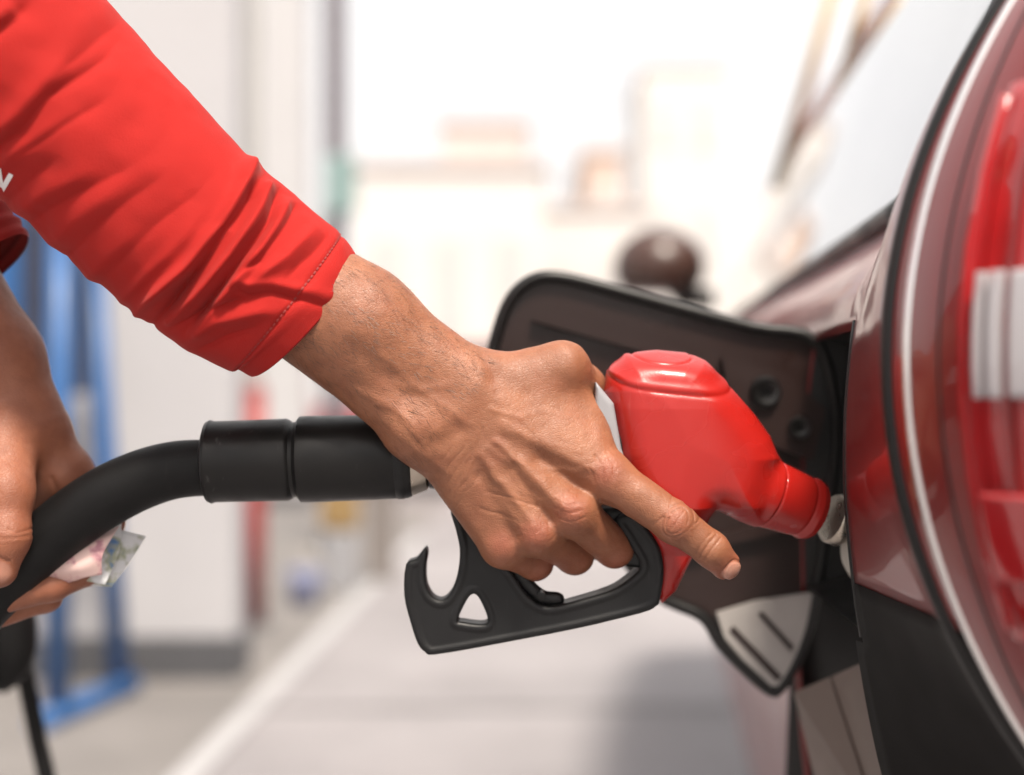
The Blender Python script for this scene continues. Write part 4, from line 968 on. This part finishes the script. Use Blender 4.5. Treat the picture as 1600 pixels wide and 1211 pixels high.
# roof
def side_at(y, z):
    i = np.argmin(np.abs(plan[:150, 1] - y)); return gridv[i, :, 0][np.argmin(np.abs(zs - z))]
bm = bmesh.new(); top = [Vector(gridv[i, -1]) for i in range(0, len(plan), 4)]
lo_ = [bm.verts.new(v) for v in top]; hi_ = [bm.verts.new((1.75, max(v.y, 0.75), 1.50)) for v in top]
for a in range(len(top) - 1): bm.faces.new((lo_[a], lo_[a + 1], hi_[a + 1], hi_[a]))
bm_obj('roof', bm, CAR_RED, car, smooth=True)
# pillars over the glass
def on_side(y, z, out=0.006):
    i = int(np.argmin(np.abs(plan[:130, 1] - y))); j = int(np.argmin(np.abs(zs - z))); return Vector(gridv[i, j]) + Vector((-out, -0.002, 0))
PILL = M('flare_tinted_frame', (0.50, 0.40, 0.24), 0.4, var=0.1)  # yellowish tint imitates sun flare on the pillars
tube('pillar', [at(1212, 292, 2.62), at(1255, 150, 2.52), at(1304, -25, 2.4)], 0.011, PILL, car, seg=16)
tube('pillar', [at(1306, 160, 1.92), at(1328, 80, 1.86), at(1358, -25, 1.8)], 0.007, PILL, car, seg=16)
tube('window_moulding', [on_side(y, 1.108, 0.004) for y in np.linspace(4.2, 0.84, 40)], 0.007, CAR_TRIM, car, seg=10)
# corner highlight built as a metal strip, and dark seal, down the rear corner
def corner(i, zr, out):
    pts = []
    for z in zr:
        off = float(inset(plan[i, 1], np.array([z]))[0]); pts.append(Vector((plan[i, 0] + inw[i, 0] * (off - out), plan[i, 1] + inw[i, 1] * (off - out), z)))
    return pts
iy = lambda y: int(np.argmin(np.abs(plan[:, 1] - y) + (plan[:, 0] > 0.3) * 9))
zr = np.linspace(0.80, 1.22, 50)
tube('corner_seal', corner(iy(0.622), zr, -0.001), 0.0055, CAR_TRIM, car, seg=14)
tube('highlight_strip', corner(iy(0.600), zr, 0.0005), 0.0024, HIGHLIGHT_METAL, car, seg=14)
tube('shut_line', corner(iy(0.575), np.linspace(0.85, 1.2, 40), -0.0008), 0.0022, CAR_TRIM, car, seg=10)
# tail lamp on the rear corner
def patch(name, y0, y1, z0, z1, mat, parent, out=0.004, n=14):
    i0, i1 = iy(y0), iy(y1); V = []; F = []
    ids = np.linspace(i0, i1, n); zl = np.linspace(z0, z1, n)
    for a in ids:
        x = np.interp(a, range(len(plan)), plan[:, 0]); y = np.interp(a, range(len(plan)), plan[:, 1]); nx = np.interp(a, range(len(plan)), inw[:, 0]); ny = np.interp(a, range(len(plan)), inw[:, 1])
        for z in zl:
            o_ = float(inset(y, np.array([z]))[0]) - out; V.append((x + nx * o_, y + ny * o_, z))
    for a in range(n - 1):
        for b in range(n - 1): F.append((a * n + b, (a + 1) * n + b, (a + 1) * n + b + 1, a * n + b + 1))
    o = mesh_obj(name, V, F, mat, parent); md = o.modifiers.new('thickness', 'SOLIDIFY'); md.thickness = 0.005; md.offset = 0
    md2 = o.modifiers.new('soft', 'BEVEL'); md2.width = 0.0015; md2.segments = 2
    return o
lamp = patch('tail_lamp', 0.556, 0.505, 0.90, 1.12, LENS_RED, car, 0.003)
for ya, yb in ((0.5475, 0.5445), (0.5425, 0.5385), (0.5355, 0.512)): patch('reversing_lens', ya, yb, 0.996, 1.044, LENS_CLEAR, lamp, 0.008)
for k in range(4): patch('lamp_rib', 0.5545 - 0.006 * k, 0.5535 - 0.006 * k, 0.905, 1.115, CAR_RED if k % 2 else LENS_RED, lamp, 0.006, 8)
patch('reflector', 0.551, 0.52, 0.925, 0.96, LENS_RED, lamp, 0.008)
# filler pocket: recessed tray behind the opening
def skin_x(y, z, inn=0.0):
    return float(np.interp(-y, -plan[:100, 1], plan[:100, 0]) + inset(np.array([y]), np.array([z]))[0]) + inn
pv = []
for inn, my, mz in ((0.001, 0.0, 0.0), (0.065, 0.008, 0.012)):
    for k in range(12): pv.append((skin_x(0.766 + my, 0.868 + 0.166 * k / 11, inn), 0.766 + my, 0.868 + mz + (0.166 - 2 * mz) * k / 11))
    for k in range(12): pv.append((skin_x(0.954 - my, 1.034 - 0.166 * k / 11, inn), 0.954 - my, 1.034 - mz - (0.166 - 2 * mz) * k / 11))
pk = mesh_obj('filler_pocket', pv, [(k, (k + 1) % 24, 24 + (k + 1) % 24, 24 + k) for k in range(24)] + [tuple(range(24, 48))], CAR_TRIM, car, smooth=False)
sx = NB + nd * 120; sx = Wq([sx])[0]; ndw = Vector((nd[0], nd[2], -nd[1]))
lathe('filler_neck', Vector(sx) - ndw * 0.012, Vector(sx) + ndw * 0.06, [(0, 0.0125), (0, 0.026), (0.004, 0.029), (0.05, 0.029), (0.055, 0.012)], STEEL, pk)
tube('pocket_edge', [(skin_x(0.766, z), 0.766, z) for z in np.linspace(0.866, 1.036, 12)], 0.0022, CAR_TRIM, car, seg=12)
# the open flap, hinged at the front edge of the opening, inner side to the lens
YF = 0.955
FL = [(1282, 530), (1180, 506), (1060, 474), (950, 444), (870, 425), (825, 430), (790, 462), (768, 520), (764, 556), (790, 610), (850, 700), (940, 830), (1022, 930), (1098, 968), (1128, 1012), (1166, 1052), (1206, 1086), (1222, 1084),
      (1246, 1046), (1268, 990), (1284, 910), (1300, 800), (1312, 660)]
def flat_plate(name, pts, Y, th, mat, parent, bevel=0.003, yaw=0.0):
    bm = bmesh.new(); c = [at(u, v, Y) for u, v in pts]
    a = [bm.verts.new((p.x, p.y + yaw * (p.x - 0.19), p.z)) for p in c]; b = [bm.verts.new((p.x, p.y + th + yaw * (p.x - 0.19), p.z)) for p in c]; n = len(a)
    bm.faces.new(a); bm.faces.new(b[::-1])
    for i in range(n): bm.faces.new((a[i], b[i], b[(i + 1) % n], a[(i + 1) % n]))
    return bm_obj(name, bm, mat, parent, bevel=bevel)
FLs = [tuple(p[:2]) for p in catmull_closed([(u, v, 0) for u, v in FL], 4)]
flap = flat_plate('fuel_flap', FLs, YF, 0.012, FLAP_IN, car, 0.0025)
cx, cy_ = 1050, 740
def shrink(pts, k, cu=cx, cv=cy_): return [(cu + (u - cu) * k, cv + (v - cv) * k) for u, v in pts]
rimpts = [Vector(at(u, v, YF - 0.003)) for u, v in shrink(FLs, 0.975)]
tube('flap_rim', rimpts + rimpts[:1], 0.0042, CAR_TRIM, flap, seg=10, cap=False)
flat_plate('flap_reflection_plate', [(1120, 958), (1180, 940), (1276, 925), (1264, 985), (1240, 1042), (1218, 1072), (1205, 1072), (1160, 1030), (1132, 996)], YF - 0.006, 0.005, FLAP_REFLECTION, flap, 0.002)  # pale plate stands in for a reflection on the flap
for pts in ([(1140, 985), (1146, 978), (1222, 1058), (1214, 1064)], [(1185, 960), (1190, 955), (1240, 1010), (1236, 1018)]):
    flat_plate('flap_groove', pts, YF - 0.0072, 0.001, FLAP_IN, flap, 0.0)
flat_plate('hinge_plate', [(1130, 560), (1230, 585), (1290, 640), (1270, 720), (1190, 690), (1140, 620)], YF - 0.02, 0.018, FLAP_IN, flap, 0.004)
for u, v, r in ((1196, 612, 0.0072), (1248, 668, 0.005)):
    c = at(u, v, YF - 0.021); lathe('hinge_boss', c, c + Vector((0, 0.02, 0)), [(0, r * 0.55), (-0.004, r * 0.6), (-0.005, r * 1.2), (-0.002, r * 1.45), (0.004, r * 1.5)], CAR_TRIM, flap, 28)
flat_plate('inner_rib', [(830, 500), (845, 486), (1120, 562), (1115, 580)], YF - 0.008, 0.008, FLAP_IN, flap, 0.002)
flat_plate('inner_rib', [(1000, 880), (1012, 862), (1270, 800), (1272, 822)], YF - 0.008, 0.008, FLAP_IN, flap, 0.002)
# wheel-arch lining and taupe panels imitating the floor's reflection under the pocket
def quad_panel(name, pts, mat, parent, th=0.006, bevel=0.002):
    bm = bmesh.new(); c = [at(*p) for p in pts]; n = (c[1] - c[0]).cross(c[2] - c[0]).normalized()
    if n.y < 0: n = -n
    a = [bm.verts.new(p) for p in c]; b = [bm.verts.new(p + n * th) for p in c]
    bm.faces.new(a); bm.faces.new(b[::-1])
    for i in range(len(a)): bm.faces.new((a[i], b[i], b[(i + 1) % len(a)], a[(i + 1) % len(a)]))
    return bm_obj(name, bm, mat, parent, bevel=bevel)
quad_panel('floor_reflection_panel', [(1240, 1082, 0.93), (1296, 1058, 0.90), (1372, 1290, 0.86), (1290, 1290, 0.93)], TAUPE, car)
quad_panel('floor_reflection_panel', [(1299, 1057, 0.90), (1345, 1036, 0.86), (1462, 1290, 0.80), (1376, 1290, 0.86)], TAUPE, car)
quad_panel('lower_reflection_panel', [(1430, 1115, 0.80), (1500, 1085, 0.76), (1600, 1300, 0.72), (1520, 1300, 0.78)], TAUPE, car)
quad_panel('arch_lining', [(1240, 900, 1.02), (1420, 900, 0.97), (1500, 1400, 0.97), (1220, 1400, 1.05)], CAR_TRIM, car)
# door mirror
mr = on_side(2.75, 1.08)
mc = at(1030, 418, 2.75)
def f_mir(p): return np.maximum(ellip(p, (mc.x, mc.y, mc.z), (0.088, 0.09, 0.076)), -(p[:, 2] - (mc.z - 0.05)))
mo = m_obj('door_mirror', f_mir, (mc.x - 0.11, mc.y - 0.12, mc.z - 0.1), (mc.x + 0.11, mc.y + 0.12, mc.z + 0.1), 0.006, M('mirror_shell', (0.045, 0.018, 0.012), 0.3), car)
tube('mirror_arm', [(mc.x + 0.03, mc.y, mc.z - 0.04), ((mc.x + mr.x) / 2, mc.y, mc.z - 0.06), (mr.x + 0.02, mc.y, mc.z - 0.06)], 0.02, CAR_TRIM, mo, seg=12)
# door handles along the flank
for y in (1.35, 2.35):
    a = on_side(y, 1.0, 0.016); tube('door_handle', [on_side(y - 0.09, 1.0, 0.004), a, on_side(y + 0.05, 1.0, 0.016), on_side(y + 0.12, 1.0, 0.004)], 0.010, CAR_RED, car, seg=10)
    tube('door_gap', [on_side(y - 0.2, z, -0.003) for z in np.linspace(0.45, 1.1, 16)], 0.004, CAR_TRIM, car, seg=8)
# ================================================================== banknote in the left hand
def note_tex():
    m = mat_base('banknote_paper', (0.66, 0.42, 0.40), 0.7, spec=0.3); b = m.node_tree.nodes['Principled BSDF']
    tc = N(m, 'ShaderNodeTexCoord')
    n = N(m, 'ShaderNodeTexNoise'); n.inputs['Scale'].default_value = 130; n.inputs['Detail'].default_value = 5; L(m, tc.outputs['Object'], n.inputs['Vector'])
    r = N(m, 'ShaderNodeValToRGB'); e = r.color_ramp.elements
    e[0].position = 0.34; e[0].color = (0.42, 0.20, 0.24, 1); e[1].position = 0.50; e[1].color = (0.70, 0.50, 0.46, 1)
    x = e.new(0.42); x.color = (0.60, 0.36, 0.36, 1)
    L(m, n.outputs['Fac'], r.inputs[0]); L(m, r.outputs[0], b.inputs['Base Color']); return m
def note_tex2():
    m = mat_base('banknote_reverse', (0.6, 0.6, 0.6), 0.7, spec=0.3); b = m.node_tree.nodes['Principled BSDF']
    tc = N(m, 'ShaderNodeTexCoord'); n = N(m, 'ShaderNodeTexNoise'); n.inputs['Scale'].default_value = 75; n.inputs['Detail'].default_value = 3; L(m, tc.outputs['Object'], n.inputs['Vector'])
    r = N(m, 'ShaderNodeValToRGB'); e = r.color_ramp.elements
    e[0].position = 0.36; e[0].color = (0.10, 0.20, 0.40, 1); e[1].position = 0.52; e[1].color = (0.62, 0.63, 0.64, 1)
    x = e.new(0.44); x.color = (0.34, 0.36, 0.26, 1)
    L(m, n.outputs['Fac'], r.inputs[0]); L(m, r.outputs[0], b.inputs['Base Color']); return m
nt_e = empty('banknote', Wq([P(150, 880, 150)])[0], label='folded pink banknote tucked under the fingers of the left hand', cat='banknote')
def sheet(name, rows_, mat, th=0.00035):
    rows_ = [catmull(r, 8) for r in rows_]; V = [v for r in rows_ for v in r]; n = len(rows_[0]); F = []
    for a in range(len(rows_) - 1):
        for b in range(n - 1): F.append((a * n + b, a * n + b + 1, (a + 1) * n + b + 1, (a + 1) * n + b))
    o = mesh_obj(name, Wq(V), F, mat, nt_e); md = o.modifiers.new('thickness', 'SOLIDIFY'); md.thickness = th; md.offset = 0; return o
# outer pink leaf curls round towards the lens; inner leaf stands behind it
sheet('outer_leaf', [[P(60, 868, 160), P(64, 880, 138), P(74, 900, 128), P(96, 914, 140)], [P(120, 845, 160), P(118, 858, 132), P(122, 884, 122), P(134, 902, 138)],
                     [P(186, 822, 164), P(176, 838, 138), P(160, 868, 124), P(159, 898, 128), P(164, 914, 142)][:4]], note_tex())
sheet('inner_leaf', [[P(70, 850, 172), P(80, 880, 166), P(96, 912, 162)], [P(140, 830, 174), P(140, 868, 166), P(134, 908, 158)], [P(190, 816, 176), P(186, 860, 168), P(164, 914, 150)]], note_tex2())
sheet('back_leaf', [[P(90, 845, 186), P(100, 880, 182), P(110, 908, 176)], [P(180, 826, 188), P(160, 870, 182), P(140, 915, 172)], [P(228, 838, 190), P(204, 876, 184), P(174, 917, 168)]], note_tex2())
# ---- white print on the sleeve
